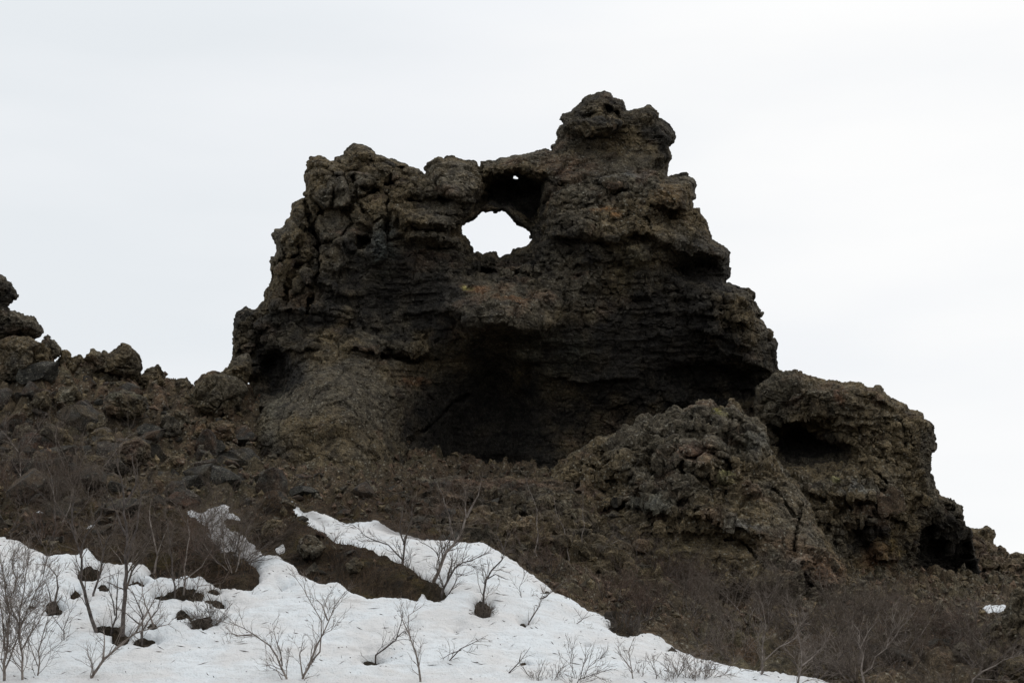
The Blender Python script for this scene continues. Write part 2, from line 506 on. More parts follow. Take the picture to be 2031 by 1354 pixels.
# interpolator for placing things on the finished ground
_gz = Z.reshape(len(gy), len(gx))
def gz(x, y):
    i = int(np.clip(np.searchsorted(gx, x) - 1, 0, len(gx) - 2))
    j = int(np.clip(np.searchsorted(gy, y) - 1, 0, len(gy) - 2))
    a, b = (x - gx[i]) / (gx[i + 1] - gx[i]), (y - gy[j]) / (gy[j + 1] - gy[j])
    return float((_gz[j, i] * (1 - a) + _gz[j, i + 1] * a) * (1 - b) + (_gz[j + 1, i] * (1 - a) + _gz[j + 1, i + 1] * a) * b)
def hit(px_, py_, y0=33.0, y1=66.0):
    """first point of the ground along the view line through a pixel"""
    yy = np.arange(y0, y1, 0.1)
    x_, y_, z_ = P(px_, py_, yy)
    g = ground_smooth(np.asarray(x_, float), yy)
    k = np.nonzero(g >= z_)[0]
    yv = yy[k[0]] if len(k) else 60.0
    x_, y_, z_ = P(px_, py_, yv)
    return float(x_), float(y_)
def hit2(px_, py_, y0=33.0):
    for yv in np.arange(y0, 66, .08):
        x_, y_, z_ = P(px_, py_, yv)
        if gz(float(x_), float(y_)) >= z_:
            return float(yv)
    return 60.0
print('terrain', round(time.time() - T0, 1))

# ------------------------------------------------------------------ snow
def snow_material():
    m, t, b = nodes_mat('old_snow')
    geo = nd(t, 'ShaderNodeNewGeometry')
    at = nd(t, 'ShaderNodeAttribute', attribute_name='dirt').outputs['Fac']
    def noise(sc, det, ro=0.6):
        n = nd(t, 'ShaderNodeTexNoise', Scale=sc, Detail=det, Roughness=ro)
        t.links.new(geo.outputs['Position'], n.inputs['Vector'])
        return n.outputs['Fac']
    n1, n2, n3 = noise(.7, 4), noise(5, 5, .7), noise(22, 3)
    c = mixc(t, (0.645, 0.675, 0.695), (0.60, 0.595, 0.59), ramp(t, n1, 0.4, 0.6))
    c = mixc(t, c, (0.53, 0.53, 0.535), mathn(t, 'MULTIPLY', ramp(t, n2, 0.50, 0.72), 0.5))
    mpg = nd(t, 'ShaderNodeMapping')
    mpg.inputs['Scale'].default_value = (.5, 2.2, 1.2)
    mpg.inputs['Rotation'].default_value = (0, 0, R(24))
    t.links.new(geo.outputs['Position'], mpg.inputs[0])
    ns = nd(t, 'ShaderNodeTexNoise', Scale=1.6, Detail=6.0, Roughness=.7)
    t.links.new(mpg.outputs[0], ns.inputs['Vector'])
    c = mixc(t, c, (0.44, 0.425, 0.41), mathn(t, 'MULTIPLY', ramp(t, ns.outputs['Fac'], 0.52, 0.74), 0.6))
    c = mixc(t, c, (0.18, 0.165, 0.15), mathn(t, 'MULTIPLY', ramp(t, n3, 0.62, 0.70), 0.5))
    dirt = mathn(t, 'MULTIPLY', at, ramp(t, n2, 0.2, 0.6, (.6, .6, .6), (1, 1, 1)))
    c = mixc(t, c, (0.20, 0.19, 0.185), dirt)
    t.links.new(c, b.inputs['Base Color'])
    b.inputs['Roughness'].default_value = 0.75
    b.inputs['Specular IOR Level'].default_value = 0.25
    bp = nd(t, 'ShaderNodeBump', Strength=0.9, Distance=1.0)
    h = mathn(t, 'ADD', mathn(t, 'MULTIPLY', n2, 0.10), mathn(t, 'MULTIPLY', n3, 0.03))
    t.links.new(h, bp.inputs['Height'])
    t.links.new(bp.outputs[0], b.inputs['Normal'])
    return m
M_SNOW = snow_material()
def make_snow(name, x0, x1, y0, y1, st, label, only=None):
    sx, sy = np.arange(x0, x1, st), np.arange(y0, y1, st)
    X, Y = np.meshgrid(sx, sy)
    X, Y = X.ravel(), Y.ravel()
    g = ground_smooth(X, Y)
    px, py = proj(X, Y, g)
    if only is None:
        d, dwl = snow_d(px, py, both=True)
    else:
        d = poly_sd(px, py, only) + 4 * fbm(px / 9, py / 5, px * 0, 3, 3)
        dwl = np.full(d.shape, 99.0)
    d = d + 1.6 * vnoise(px / 3.5, py / 2.2, px * 0, 77)
    dirt = 1.0 * ell(px, py, 445, 1055, 85, 34, 52, .35) + 0.95 * ell(px, py, 825, 1055, 95, 24, 8, .4) + .55 * ell(px, py, 712, 1172, 45, 14, 20, .6) + 0.8 * ell(px, py, 840, 1020, 25, 25, 0) + 0.6 * ell(px, py, 610, 1018, 50, 9, 30) + 0.9 * ell(px, py, 500, 1105, 16, 40, -10)
    dirt = np.clip(dirt + 0.6 * np.clip(1 - d / 5, 0, 1) * sstep(1215, 1180, py) * sstep(0, .3, fbm(px / 12, py / 12, px * 0, 3, 61)) , 0, 1)
    if only is None:
        th = 0.10 + (0.22 * sstep(1040, 1120, py)) * np.sqrt(np.clip(d / 22, 0, 1)) + .06 * np.sqrt(np.clip(d / 8, 0, 1))
        th = th * (.5 + .5 * np.sqrt(np.clip(dwl / 12, 0, 1)))
        d = np.minimum(d, dwl)
    else:
        th = .1 + .04 * np.sqrt(np.clip(d / 8, 0, 1))
    th = th * (1 - 0.45 * np.clip(dirt, 0, 1))
    Zs = g - 0.1 + th + np.where(d < 0, d * 0.12, 0)
    k = sstep(0, 10, d)
    Zs += k * (0.09 * fbm(X * .7, Y * .7, g * 0, 3, 50) + 0.06 * fbm(X * 1.9, Y * 2.8, g * 0, 4, 53, .6) + 0.022 * fbm(X * 7, Y * 10, g * 0, 2, 55))
    F = grid_faces(len(sx), len(sy))
    F = F[(d[F] > -5).any(1)]
    used = np.unique(F)
    re = np.full(len(X), -1)
    re[used] = np.arange(len(used))
    V = np.c_[X, Y, Zs][used]
    o = obj(name, mesh_np(name, V, re[F], M_SNOW, True, {'dirt': dirt[used]}))
    tag(o, label, kind='structure')
make_snow('snow', -24, 9, 31, 51, 0.06, 'old white snow field on the slope with dirty grey tongues')
for pch, lb in zip(PATCH, ['small snow patch on the dark bank beside the mossy boulder', 'small snow patch in the left thicket', 'tiny snow patch left among the dark brush', 'far snow patch behind the right outcrop', 'sliver of snow by the shrub hollow']):
    a = np.array(pch)
    cxp, cyp = a.mean(0)
    hx, hy = hit(cxp, cyp)
    make_snow('snow', hx - 1.2, hx + 1.2, hy - 2.2, hy + 2.2, 0.05, lb, pch)
print('snow', round(time.time() - T0, 1))

# ------------------------------------------------------------------ lava rocks: a volume is filled, then its skin is roughened
C_OLIVE, C_GREY, C_DARK, C_RED = np.array([.108, .086, .055]), np.array([.088, .077, .060]), np.array([.030, .028, .026]), np.array([.108, .076, .056])
def rock(name, sil, Yc, front_pts, res=3.0, dw=0.075, edge=45, back=5.0, prims=(), tints=(), cover_shade=(), holes=(), rough=1.0, strata=0.0, lich0=0.5, cell=0.0, rmap=(), smap=None, fac=1.0, lay=.16, laym=(), label=None, cat=None, group=None, seed=1, stone=None):
    a = np.array(sil, float)
    u = np.arange(a[:, 0].min() - 4 * res, a[:, 0].max() + 5 * res, res)
    v = np.arange(a[:, 1].min() - 4 * res, a[:, 1].max() + 5 * res, res)
    U, V = np.meshgrid(u, v, indexing='ij')
    jag = 2.4 * fbm(U / 14, V / 11, U * 0, 4, 70 + seed, .6) * min(1.0, rough)
    s = poly_sd(U, V, sil)
    for hpoly in holes:
        s = np.minimum(s, -poly_sd(U, V, hpoly))
    s = s + jag
    F = TPS([(p[0], p[1]) for p in front_pts], [p[2] for p in front_pts], 5e-3)(U, V) if len(front_pts) > 3 else np.full(U.shape, front_pts[0][2])
    sc = Yc / FPX
    wu = U + 6 * fbm(U / 45, V / 45, U * 0, 3, 80 + seed)
    wv = V + 6 * fbm(U / 45, V / 45, U * 0, 3, 90 + seed)
    # thin flow layers: uneven, stretched sideways, dipping a little
    lyr = fbm((U + .3 * V) / 85, (V + 14 * fbm(U / 160, V / 160, U * 0, 2, 60 + seed)) / 11, U * 0, 4, 61 + seed, .62, True)
    lm = 1.0
    for (cx, cy, rx, ry, val) in laym:
        m = ell(U, V, cx, cy, rx, ry, 0, .5)
        lm = lm * (1 - m) + val * m
    F = F - lm * lay * lyr * (.4 + .9 * sstep(-.3, .3, fbm(U / 110, V / 70, U * 0, 2, 66 + seed)))
    for p in prims:
        k = p[0]
        if k == 'rec':
            _, cx, cy, rx, ry, ang, dep = p
            F = F + dep * ell(wu, wv, cx, cy, rx, ry, ang)
        elif k == 'poly':
            _, pts, soft, dep = p
            F = F + dep * sstep(-soft * .3, soft, poly_sd(wu * .4 + U * .6, wv * .4 + V * .6, pts))
        elif k == 'ledge':
            _, pts, ou, hup = p
            pts = np.array(pts, float)
            yl = np.interp(U, pts[:, 0], pts[:, 1]) + 7 * fbm(U / 18, U * 0 + cnt_(pts), U * 0, 3, 5, .6)
            d = yl - V
            ta = sstep(pts[0, 0] - 25, pts[0, 0] + 15, U) * sstep(pts[-1, 0] + 25, pts[-1, 0] - 15, U)
            F = F - 1.25 * ou * ta * np.exp(-np.clip(d, 0, None) / hup) * sstep(-3, 3, d) * (1 + .5 * fbm(U / 30, V / 60, U * 0, 2, 6))
        elif k == 'crack':
            _, pts, wd, dep = p
            ju, jv = U + 3 * fbm(U / 9, V / 9, U * 0, 2, 7), V + 3 * fbm(U / 9, V / 9, U * 0, 2, 8)
            F = F + 1.4 * dep * sstep(wd * 1.3, wd * .3, line_d(ju, jv, pts))
        elif k == 'blocks':
            _, cx, cy, rx, ry, size, amp = p
            val, e12 = facets(wu + .5 * (wu - U), wv + .5 * (wv - V), U * 0 + 7.7 * size, size, 33 + int(cx), 1.1)
            m = ell(U, V, cx, cy, rx, ry, 0, .4)
            F = F + m * amp * (1.25 * val + .8 * sstep(.12, 0, e12))
    S = edge
    g = np.sqrt(np.clip(1 - (1 - np.clip(s / S, 0, 1)) ** 2, 0, 1))
    C = np.maximum(Yc, F + 0.35)
    Bk = np.maximum(Yc + back * .5, F + 1.2)
    fr = C + (F - C) * g
    bk = C + (Bk - C) * g
    outd = np.clip(-s, 0, None) * sc
    fr, bk = fr + outd, bk - outd
    ylo, yhi = float(fr.min()) - .3, float(bk.max()) + .3
    wv_ = np.arange(ylo, yhi, dw)
    A = np.empty((len(u), len(v), len(wv_)), np.float32)
    w3 = wv_.astype(np.float32)[None, None, :]
    np.maximum(fr.astype(np.float32)[:, :, None] - w3, w3 - bk.astype(np.float32)[:, :, None], out=A)
    np.clip(A, -.35, .35, out=A)
    gr = openvdb.FloatGrid(.35)
    gr.copyFromArray(A, tolerance=0.0)
    del A
    pts, quads = gr.convertToQuads(0.0)
    pu, pv, pw = u[0] + pts[:, 0] * res, v[0] + pts[:, 1] * res, ylo + pts[:, 2] * dw
    x, y, z = P(pu, pv, pw)
    VV = np.c_[x, y, z]
    # vdb winding: make normals point outward
    Q = quads.astype(np.int64)
    Nn = normals_of(VV, Q)
    ctr = VV.mean(0)
    if np.sum(Nn * (VV - ctr)) < 0:
        Q = Q[:, ::-1]
        Nn = -Nn
    k = rough
    rm = np.ones(len(x))
    for (cx, cy, rx, ry, ang, val) in rmap:
        m = ell(pu, pv, cx, cy, rx, ry, ang, .5)
        rm = rm * (1 - m) + val * m
    iu = np.clip(((pu - u[0]) / res).astype(int), 0, len(u) - 1)
    iv = np.clip(((pv - v[0]) / res).astype(int), 0, len(v) - 1)
    k = k * rm * (.45 + .55 * sstep(0, 22, s[iu, iv]))
    wx_, wy_, wz_ = (.12 * fbm(x * 2 + o_, y * 2, z * 2, 2, 95 + seed) for o_ in (0, 31, 67))
    disp = 0.05 * k * fbm(x * .9, y * .9, z * 1.3, 2, 100 + seed, .5)
    disp += 0.045 * k * fbm(x * 2.1, y * 2.1, z * 3.2, 4, 120 + seed, .62)
    f_, e_ = facets(x + wx_, y + wy_, z + wz_, .95, 400 + seed, .8)
    disp += fac * k * (.20 * f_ - .13 * sstep(.06, 0, e_))
    f_, e_ = facets(x + wx_, y + wy_, z + wz_, .36, 430 + seed, .75)
    disp += fac * k * (.07 * f_ - .035 * sstep(.10, 0, e_))
    gk = rough * (.5 + .5 * rm) * (.6 + .4 * sstep(0, 12, s[iu, iv]))
    disp += 0.022 * gk * fbm(x * 7.5, y * 7.5, z * 8.5, 2, 140 + seed, .8, True)
    disp += 0.02 * gk * vnoise(x * 13, y * 13, z * 15, 145 + seed)
    if cell > 0:
        f_, e_ = facets(x + wx_ * 2, y + wy_ * 2, z + wz_ * 2, cell * 1.6, 150 + seed, .8)
        disp += k * cell * (.42 * f_ - .3 * sstep(.1, 0, e_))
    # crumbly pits
    pit = fbm(x * 3.3, y * 3.3, z * 5.5, 3, 160 + seed, .6)
    disp -= 0.18 * k * sstep(.27, .5, pit)
    if strata > 0:
        sm = np.ones(len(x))
        if smap is not None:
            sm = np.zeros(len(x))
            for (cx, cy, rx, ry, ang, val) in smap:
                sm = np.maximum(sm, val * ell(pu, pv, cx, cy, rx, ry, ang, .6))
        zz = z + .45 * fbm(x * .35, y * .35, z * .5, 3, 170 + seed) + .06 * fbm(x * 2, y * 2, z * 3, 3, 171)
        am = sm * strata * sstep(-.3, .25, fbm(x * .5, y * .4, z * 1.1, 3, 175 + seed))
        for fr_, aa in ((1.1, .26), (2.9, .12)):
            q = (zz * fr_) % 1.0
            disp += am * aa * (q ** 1.6 * sstep(1.0, .88, q) - .3)
    VV = VV + Nn * disp[:, None]
    zr = 1 if stone is None else 0
    # colours: lichen plus painted light, bare basalt plus painted shade in hollows, rusty oxidised patches
    n1, n2, n3 = fbm(x * .45, y * .45, z * .45, 4, 200 + seed), fbm(x * .8, y * .8, z * 1.1, 4, 210 + seed), fbm(x * 1.5, y * 1.5, z * 1.5, 3, 220 + seed)
    t_ = C_OLIVE + (C_GREY - C_OLIVE) * sstep(-.2, .25, n1)[:, None]
    t_ = t_ + (C_RED - t_) * (.7 * sstep(.22, .5, n2))[:, None]
    cov_shade = np.full(len(x), lich0)
    for (cx, cy, rx, ry, ang, val) in cover_shade:
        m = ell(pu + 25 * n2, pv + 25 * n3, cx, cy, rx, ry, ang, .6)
        cov_shade = cov_shade * (1 - m) + val * m
    cov_shade = np.clip(cov_shade + .35 * n3, 0, 1)
    t_ = C_DARK + (t_ - C_DARK) * sstep(.08, .65, cov_shade)[:, None]
    for (cx, cy, rx, ry, ang, col, st) in tints:
        m = st * ell(pu + 18 * n3, pv + 14 * n2, cx, cy, rx, ry, ang, .7) * sstep(-.55, .1, n3)
        t_ = t_ + (np.array(col) - t_) * m[:, None]
    me = mesh_np(name, VV, Q, M_LAVA, False, {'tint': t_, 'lichen': cov_shade})
    o = obj(name, me)
    tag(o, label, cat, group)
    print(name, len(Q), round(time.time() - T0, 1))
    return o
_cn = [0]
def cnt_(_):
    _cn[0] += 1
    return _cn[0] * 7.3

ARCH = [(440,1120),(470,900),(500,800),(497,760),(470,745),(460,722),(463,705),(462,680),(464,655),(467,635),(471,618),(480,613),(489.6,605),(493,611),(508,612),(516,602),(521,595),(529,574),(537,563),(542,546),(537,535),(535,519),(537,509),(545,509),(548,499),(546,487),(543,478),(539,464),(547,462),(545,456),(555,455),(564,450),(568,437),(575,430),(580,405),(591,400),(600,396),(607,391),(600,386),(602,382),(607,379),(604,340),(609,334),(608,324),(615,311),(626,311),(633,308),(646,312),(656,319),(664,319),(665,313),(686,310),(683,303),(686,299),(699,286.6),(711,285.7),(724,288),(736,292),(744,303),(745,309),(756,309),(774,316),(790,322),(805,325),(812,331),(821,333),(831,335),(842,346),(847,333),(849,325),(860,317),(870,311),(880,315),(885,310),(897,310),(913,316),(925,318),(938,317),(946,320),(950,331),(953,331),(953,322),(966,318),(982,318),(991,312),(1005,314),(1030,309),(1060,302),(1071,297),(1083,294),(1090,299),(1095,300),(1093,289),(1103,287),(1102,282),(1109,275),(1107,257),(1110,251),(1118,247),(1110,236),(1113,230),(1134,222),(1136,217),(1156,204),(1158,197),(1168,190),(1186,183),(1200,182),(1212,186),(1216,195),(1230,199),(1236,208),(1241,222),(1264,217),(1280,213),(1282,210),(1290,211),(1297,218),(1305,226),(1306,235),(1310,235),(1321,243),(1329,252),(1338,270),(1337,282),(1325,291),(1328,300),(1331,314),(1325,323),(1325,350),(1342,351),(1360,348),(1370,353),(1379,360),(1377,376),(1381,391),(1374,398),(1374,414),(1386,414),(1387,424),(1394,431),(1401,440),(1402,451),(1406,462),(1410,477),(1424,485),(1434,487),(1446,502),(1447,532),(1445,548),(1437,561),(1446,562),(1465,570),(1483,577),(1494,586),(1493,595),(1505,613),(1513,623),(1506,629),(1515,640),(1521,652),(1527,652),(1531,663),(1525,676),(1536,673),(1540,682),(1538,711),(1543,731),(1560,800),(1560,1000),(1500,1120)]
HOLE = [(916,452),(925,440),(938,436),(950,424),(957,418),(965,421),(975,418),(984,421),(995,416),(1008,424),(1017,434),(1028,446),(1040,452),(1050,458),(1054,467),(1048,468),(1055,475),(1044,487),(1026,494),(1013,506),(1000,508),(992,513),(985,508),(981,500),(962,503),(957,506),(948,500),(937,503),(936,491),(930,490),(925,478),(914,465)]
PIN = [(1018,347),(1023,346),(1027,351),(1025,356),(1021,356),(1018,352)]
rock('rock_arch', ARCH, 63.0,
 [(640,340,61.6),(700,320,61.8),(620,450,61.0),(560,520,61.2),(700,400,60.7),(700,520,60.2),(600,620,60.6),(500,650,61.4),(480,720,61.8),
  (650,668,59.9),(600,720,59.2),(650,780,57.8),(600,900,56.2),(750,900,56.6),(700,1000,54.5),(760,760,59.2),(540,850,57.6),(540,740,61.2),(520,950,56.4),
  (760,500,60.1),(850,520,60.2),(800,620,60.9),(850,420,60.2),(800,380,60.8),(900,350,61.4),(1030,320,61.6),
  (980,548,60.8),(980,600,59.0),(900,620,59.8),(1060,620,59.3),(980,668,59.9),(980,725,61.9),(960,790,63.2),(950,860,64.0),(950,920,64.2),(1080,860,63.2),(850,800,61.3),(850,900,61.8),(800,720,60.4),(950,1000,61),
  (1130,340,61.4),(1250,360,60.9),(1250,400,60.4),(1200,450,59.6),(1200,500,59.9),(1350,400,60.8),(1400,500,60.2),(1150,560,59.9),(1300,600,60.1),(1450,640,60.6),(1500,690,61),(1300,700,60.9),(1200,650,60.0),(1200,760,61.6),(1350,790,62.4),(1450,770,62.2),(1510,740,61.8),(1200,850,63),(1400,840,63),(1300,1000,60),(1500,1000,60),
  (1200,210,62.1),(1280,250,62.0),(1200,290,62.2),(1250,330,61.6),(1160,320,61.8)],
 edge=42, back=6, strata=.75, holes=[HOLE, PIN], seed=1, rough=1.0, lich0=.35, res=2.4, dw=.058, lay=.17, laym=[(650,830,170,140,.12),(1210,310,110,50,.4),(640,400,150,110,.3),(570,520,80,70,.3),(1180,800,330,100,.4),(950,850,160,120,.35)],
 rmap=[(640,420,150,150,0,.7),(670,820,150,130,0,.35),(690,960,200,60,0,.5),(1100,720,280,110,0,.38),(980,850,200,110,0,.3),(850,600,130,70,0,.5),(1210,310,110,45,0,.45),(1350,385,50,35,0,.4),(900,350,50,35,0,.5),(780,560,90,60,0,.5),(1400,560,60,30,0,.4)],
 smap=[(870,470,80,50,0,.9),(1250,470,190,90,0,.9),(1450,650,110,90,20,1.0),(1200,580,160,60,0,.6),(620,600,140,60,0,.6),(1100,700,300,80,0,.45),(740,690,110,30,0,.8),(1000,620,120,50,0,.7)],
 prims=[('poly',[(958,350),(985,343),(1020,345),(1060,345),(1086,352),(1092,380),(1088,410),(1075,440),(1062,462),(1052,470),(1030,440),(1005,415),(975,412),(945,420),(925,430),(940,405),(950,380)],22,2.6),
  ('rec',855,398,52,17,-8,.9),('rec',1345,440,62,24,8,.8),('rec',1385,535,62,30,5,1.1),('rec',545,748,34,62,0,1.3),('rec',500,800,20,60,0,.8),
  ('rec',965,540,30,10,20,.7),('rec',1160,235,22,8,-30,.5),('rec',1212,222,20,13,30,.7),('rec',720,482,20,16,0,.8),('rec',618,470,20,14,0,.7),('rec',625,318,26,8,10,.5),('rec',650,800,90,70,0,-.5),('rec',560,860,50,80,0,-.8),('rec',700,780,120,90,0,-.3),('rec',792,712,45,10,5,.8),
  ('rec',735,375,22,12,0,.6),('rec',690,415,20,9,0,.5),('rec',880,492,42,9,4,.6),('rec',1310,330,26,14,0,.5),('rec',1110,370,14,8,0,.4),
  ('rec',1000,770,60,90,0,.5),('rec',960,930,130,30,0,.4),('rec',1420,760,110,40,10,.8),
  ('ledge',[(1090,468),(1150,466),(1200,470),(1218,480),(1235,465),(1262,457),(1290,464),(1322,482)],.9,38),
  ('ledge',[(1318,487),(1350,492),(1400,503),(1442,512)],.9,30),('ledge',[(1290,405),(1330,412),(1375,418)],.6,60),
  ('ledge',[(770,437),(840,442),(890,446),(925,468)],.6,26),('ledge',[(800,470),(860,472),(915,485)],.5,16),
  ('ledge',[(530,703),(560,700),(596,694),(620,690)],.5,24),('ledge',[(700,690),(739,694),(782,694),(822,700),(846,706)],.8,20),
  ('ledge',[(882,622),(900,636),(950,650),(1010,640),(1040,660),(1080,668),(1104,645)],.8,45),
  ('ledge',[(1390,652),(1440,668),(1480,690)],.5,16),('ledge',[(1420,690),(1480,715),(1535,738)],.6,22),('ledge',[(1380,625),(1440,630),(1500,640)],.4,14),
  ('ledge',[(530,612),(600,618),(640,622)],.4,18),('ledge',[(610,560),(640,562),(680,580),(710,585)],.35,14),('ledge',[(540,536),(600,532),(650,538)],-.35,30),
  ('ledge',[(1112,252),(1150,264),(1200,260),(1232,246)],1.0,26),('ledge',[(1185,362),(1220,370),(1265,378)],.5,10),
  ('ledge',[(860,370),(900,395),(945,400)],.5,30),('ledge',[(960,340),(1000,338),(1050,336),(1088,345)],.4,12),('ledge',[(1080,745),(1150,760),(1260,750)],.3,15),
  ('ledge',[(800,625),(850,622),(890,615)],.3,12),('ledge',[(1150,520),(1250,512),(1340,520)],.3,18),('ledge',[(620,300),(660,312)],.3,12),
  ('poly',[(545,465),(600,455),(615,480),(615,520),(560,540),(540,520)],7,-.35),('poly',[(632,460),(690,470),(695,520),(680,545),(636,540)],7,-.45),
  ('poly',[(725,505),(738,445),(763,405),(772,420),(766,520),(738,530)],9,-.7),('poly',[(775,405),(810,415),(830,425),(880,428),(905,442),(895,462),(800,448),(775,440)],8,-.65),
  ('poly',[(800,462),(850,458),(900,472),(912,490),(860,480),(800,480)],6,-.4),('poly',[(683,300),(740,300),(745,318),(690,320)],6,-.35),('poly',[(610,315),(650,318),(648,348),(612,350)],6,-.3),
  ('poly',[(692,335),(740,340),(742,385),(700,392)],8,-.4),('poly',[(640,345),(688,340),(692,378),(650,385)],8,-.35),('poly',[(855,322),(945,328),(955,380),(900,395),(862,360)],10,-.55),
  ('poly',[(1290,360),(1372,362),(1370,412),(1300,402)],10,-.45),('poly',[(880,605),(960,572),(1060,598),(1102,640),(1070,668),(980,652),(900,632)],14,-.5),
  ('poly',[(1130,240),(1190,225),(1235,235),(1225,258),(1150,264)],10,-.5),('poly',[(575,610),(620,600),(700,610),(700,640),(600,640)],8,-.25),('poly',[(745,300),(800,330),(835,345),(820,385),(760,360)],9,-.3),
  ('blocks',680,400,150,110,56,.95),('blocks',590,520,75,80,58,.6),('blocks',800,340,90,50,30,.45),('blocks',1000,520,110,35,24,.6),('blocks',490,670,45,90,26,.6),
  ('blocks',1200,420,170,70,34,.35),('blocks',1440,620,90,60,26,.4),
  ('crack',[(605,400),(612,430),(620,455),(632,480),(632,520),(634,540),(622,555),(624,575),(613,600),(608,625)],5,1.0),
  ('crack',[(578,550),(570,575),(568,600)],3.4,.6),('crack',[(553,512),(568,526),(580,512),(593,505),(590,490),(605,484),(626,490)],3.4,.6),
  ('crack',[(930,785),(895,800),(870,828),(845,850),(815,870),(805,897)],3.2,.5),('crack',[(952,322),(955,345),(958,360)],4,.8),
  ('crack',[(770,400),(768,440),(766,500)],4,.7),('poly',[(1155,485),(1200,482),(1205,560),(1160,570)],8,-.3),('poly',[(1240,490),(1290,488),(1300,600),(1250,590)],10,-.35),('poly',[(1020,690),(1045,700),(1052,780),(1022,775)],8,-.35),('crack',[(700,350),(705,390),(690,420)],4,.6)],
 cover_shade=[(690,790,200,120,-8,.72),(680,960,180,70,0,.75),(690,370,140,80,10,.85),(560,500,60,90,0,.7),(1250,400,170,75,5,.95),(1190,300,110,60,0,.75),(1000,600,110,55,10,1.0),(900,350,80,40,0,.9),(1060,320,90,25,0,.9),(1470,640,70,70,30,.8),(1150,560,120,60,0,.55),  # high values: lichen, and lit faces painted paler
  (860,460,90,45,0,.7),(560,740,50,60,0,.1),(830,600,150,70,0,.12),(1330,700,200,140,0,.05),(950,860,170,120,0,.02),(1400,540,70,30,0,.1),(1030,385,60,40,0,.0),(640,620,80,40,0,.25)],  # low values: bare rock, with overhang, cave and recess shade painted in
 tints=[(975,578,62,12,8,(.20,.095,.045),.6),(1035,598,30,22,0,(.17,.09,.05),.5),(930,572,16,6,0,(.35,.33,.14),.8),(1205,420,30,10,15,(.22,.10,.035),.8),(1130,330,70,28,0,(.13,.085,.06),.7),
  (1330,390,40,35,0,(.125,.085,.045),.7),(765,485,38,60,0,(.05,.06,.062),.8),(1100,700,90,50,0,(.055,.062,.055),.6),(1040,740,14,40,0,(.11,.085,.045),.7),(590,590,50,30,0,(.09,.06,.04),.6),
  (830,760,30,10,0,(.17,.09,.05),.6),(1230,350,55,12,5,(.16,.165,.165),.8),(1150,345,16,8,0,(.2,.2,.2),.5),(1250,520,40,50,0,(.10,.085,.05),.6),(545,830,18,60,15,(.14,.135,.11),.5),(940,1000,150,30,0,(.10,.06,.045),.6)],
 label='tall dark lava rock arch with a round window to the sky', cat='rock arch')

SHOULDER = [(1480,1300),(1490,900),(1500,770),(1530,742),(1543,733),(1560,735),(1575,733),(1590,737),(1592,742),(1613,746),(1630,753),(1653,754),(1675,760),(1707,761),(1727,768),(1739,766),(1745,767),(1748,775),(1764,784),(1771,789),(1801,803),(1803,810),(1815,814),(1828,820),(1832,829),(1842,833),(1851,844),(1857,867),(1854,890),(1843,904),(1846,924),(1845,942),(1850,960),(1860,982),(1886,989),(1906,1009),(1913,1036),(1925,1060),(1935,1100),(1946,1150),(1952,1190),(1945,1225),(1940,1320)]
rock('lava_outcrop', SHOULDER, 60.0,
 [(1560,760,58.9),(1600,780,58.2),(1700,800,57.8),(1800,860,58.3),(1760,900,57.6),(1600,880,60),(1680,935,57.4),(1600,960,56.6),(1650,1000,56.0),(1750,980,56.4),(1830,960,58.6),(1750,1060,56.6),(1700,1120,56.6),(1640,1130,54.6),(1700,1180,54.4),(1800,1230,56.5),(1850,1040,59.3),(1900,1060,59.8),(1880,1150,60.2),(1800,1180,58.8),(1930,1200,60),(1600,1250,55),(1900,1300,58)],
 edge=40, back=5, strata=.5, seed=2, rough=1.0, lich0=.7, cell=.5, res=2.6, dw=.062, rmap=[(1700,800,150,40,10,.6),(1765,935,35,35,0,.3),(1620,890,60,30,0,.4)],
 prims=[('poly',[(1520,845),(1560,832),(1600,838),(1625,838),(1640,855),(1660,870),(1690,880),(1700,905),(1690,930),(1620,930),(1560,940),(1530,930)],18,1.6),
  ('rec',1615,848,22,12,0,.8),('poly',[(1780,1090),(1800,1080),(1830,1000),(1850,1000),(1870,1050),(1930,1060),(1945,1210),(1850,1200),(1790,1150)],25,1.6),
  ('rec',1750,985,18,22,0,.7),('rec',1715,1070,40,30,0,.8),('rec',1735,800,50,10,20,.4),('rec',1680,1000,12,25,0,.5),('rec',1650,1090,30,20,0,.4),
  ('ledge',[(1530,828),(1580,832),(1620,828),(1700,850)],.5,30),('ledge',[(1590,975),(1650,985),(1700,990),(1760,1000),(1800,990)],.6,24),('ledge',[(1740,1105),(1765,1115),(1795,1112)],.7,25),('ledge',[(1850,1080),(1880,1085),(1920,1095)],.6,20),
  ('ledge',[(1790,800),(1840,845)],.3,14),('crack',[(1720,925),(1745,945),(1760,960)],4,.6),('blocks',1700,1010,120,60,30,.55),('blocks',1780,880,70,60,34,.35),('blocks',1890,1060,60,70,34,.6)],
 cover_shade=[(1880,1120,85,120,0,.05),(1600,890,80,45,0,.08),(1730,1070,60,50,0,.15),(1680,800,140,40,8,.8),(1700,990,90,30,0,1.0),(1810,870,50,60,0,.8)],  # shade of the cave and dark hollows is painted into these low values
 tints=[(1690,965,60,14,0,(.17,.175,.175),.7),(1650,955,14,7,0,(.38,.37,.16),.8),(1700,940,12,5,0,(.34,.33,.15),.7),(1668,790,12,18,0,(.19,.09,.06),.7),(1770,1085,24,28,-20,(.17,.125,.055),.85),(1740,1120,30,40,0,(.12,.06,.03),.6),(1690,1120,30,20,0,(.13,.10,.06),.6),(1640,800,60,25,0,(.11,.085,.055),.5)],
 label='broad rough lava outcrop stepping down right of the arch', cat='lava rock')

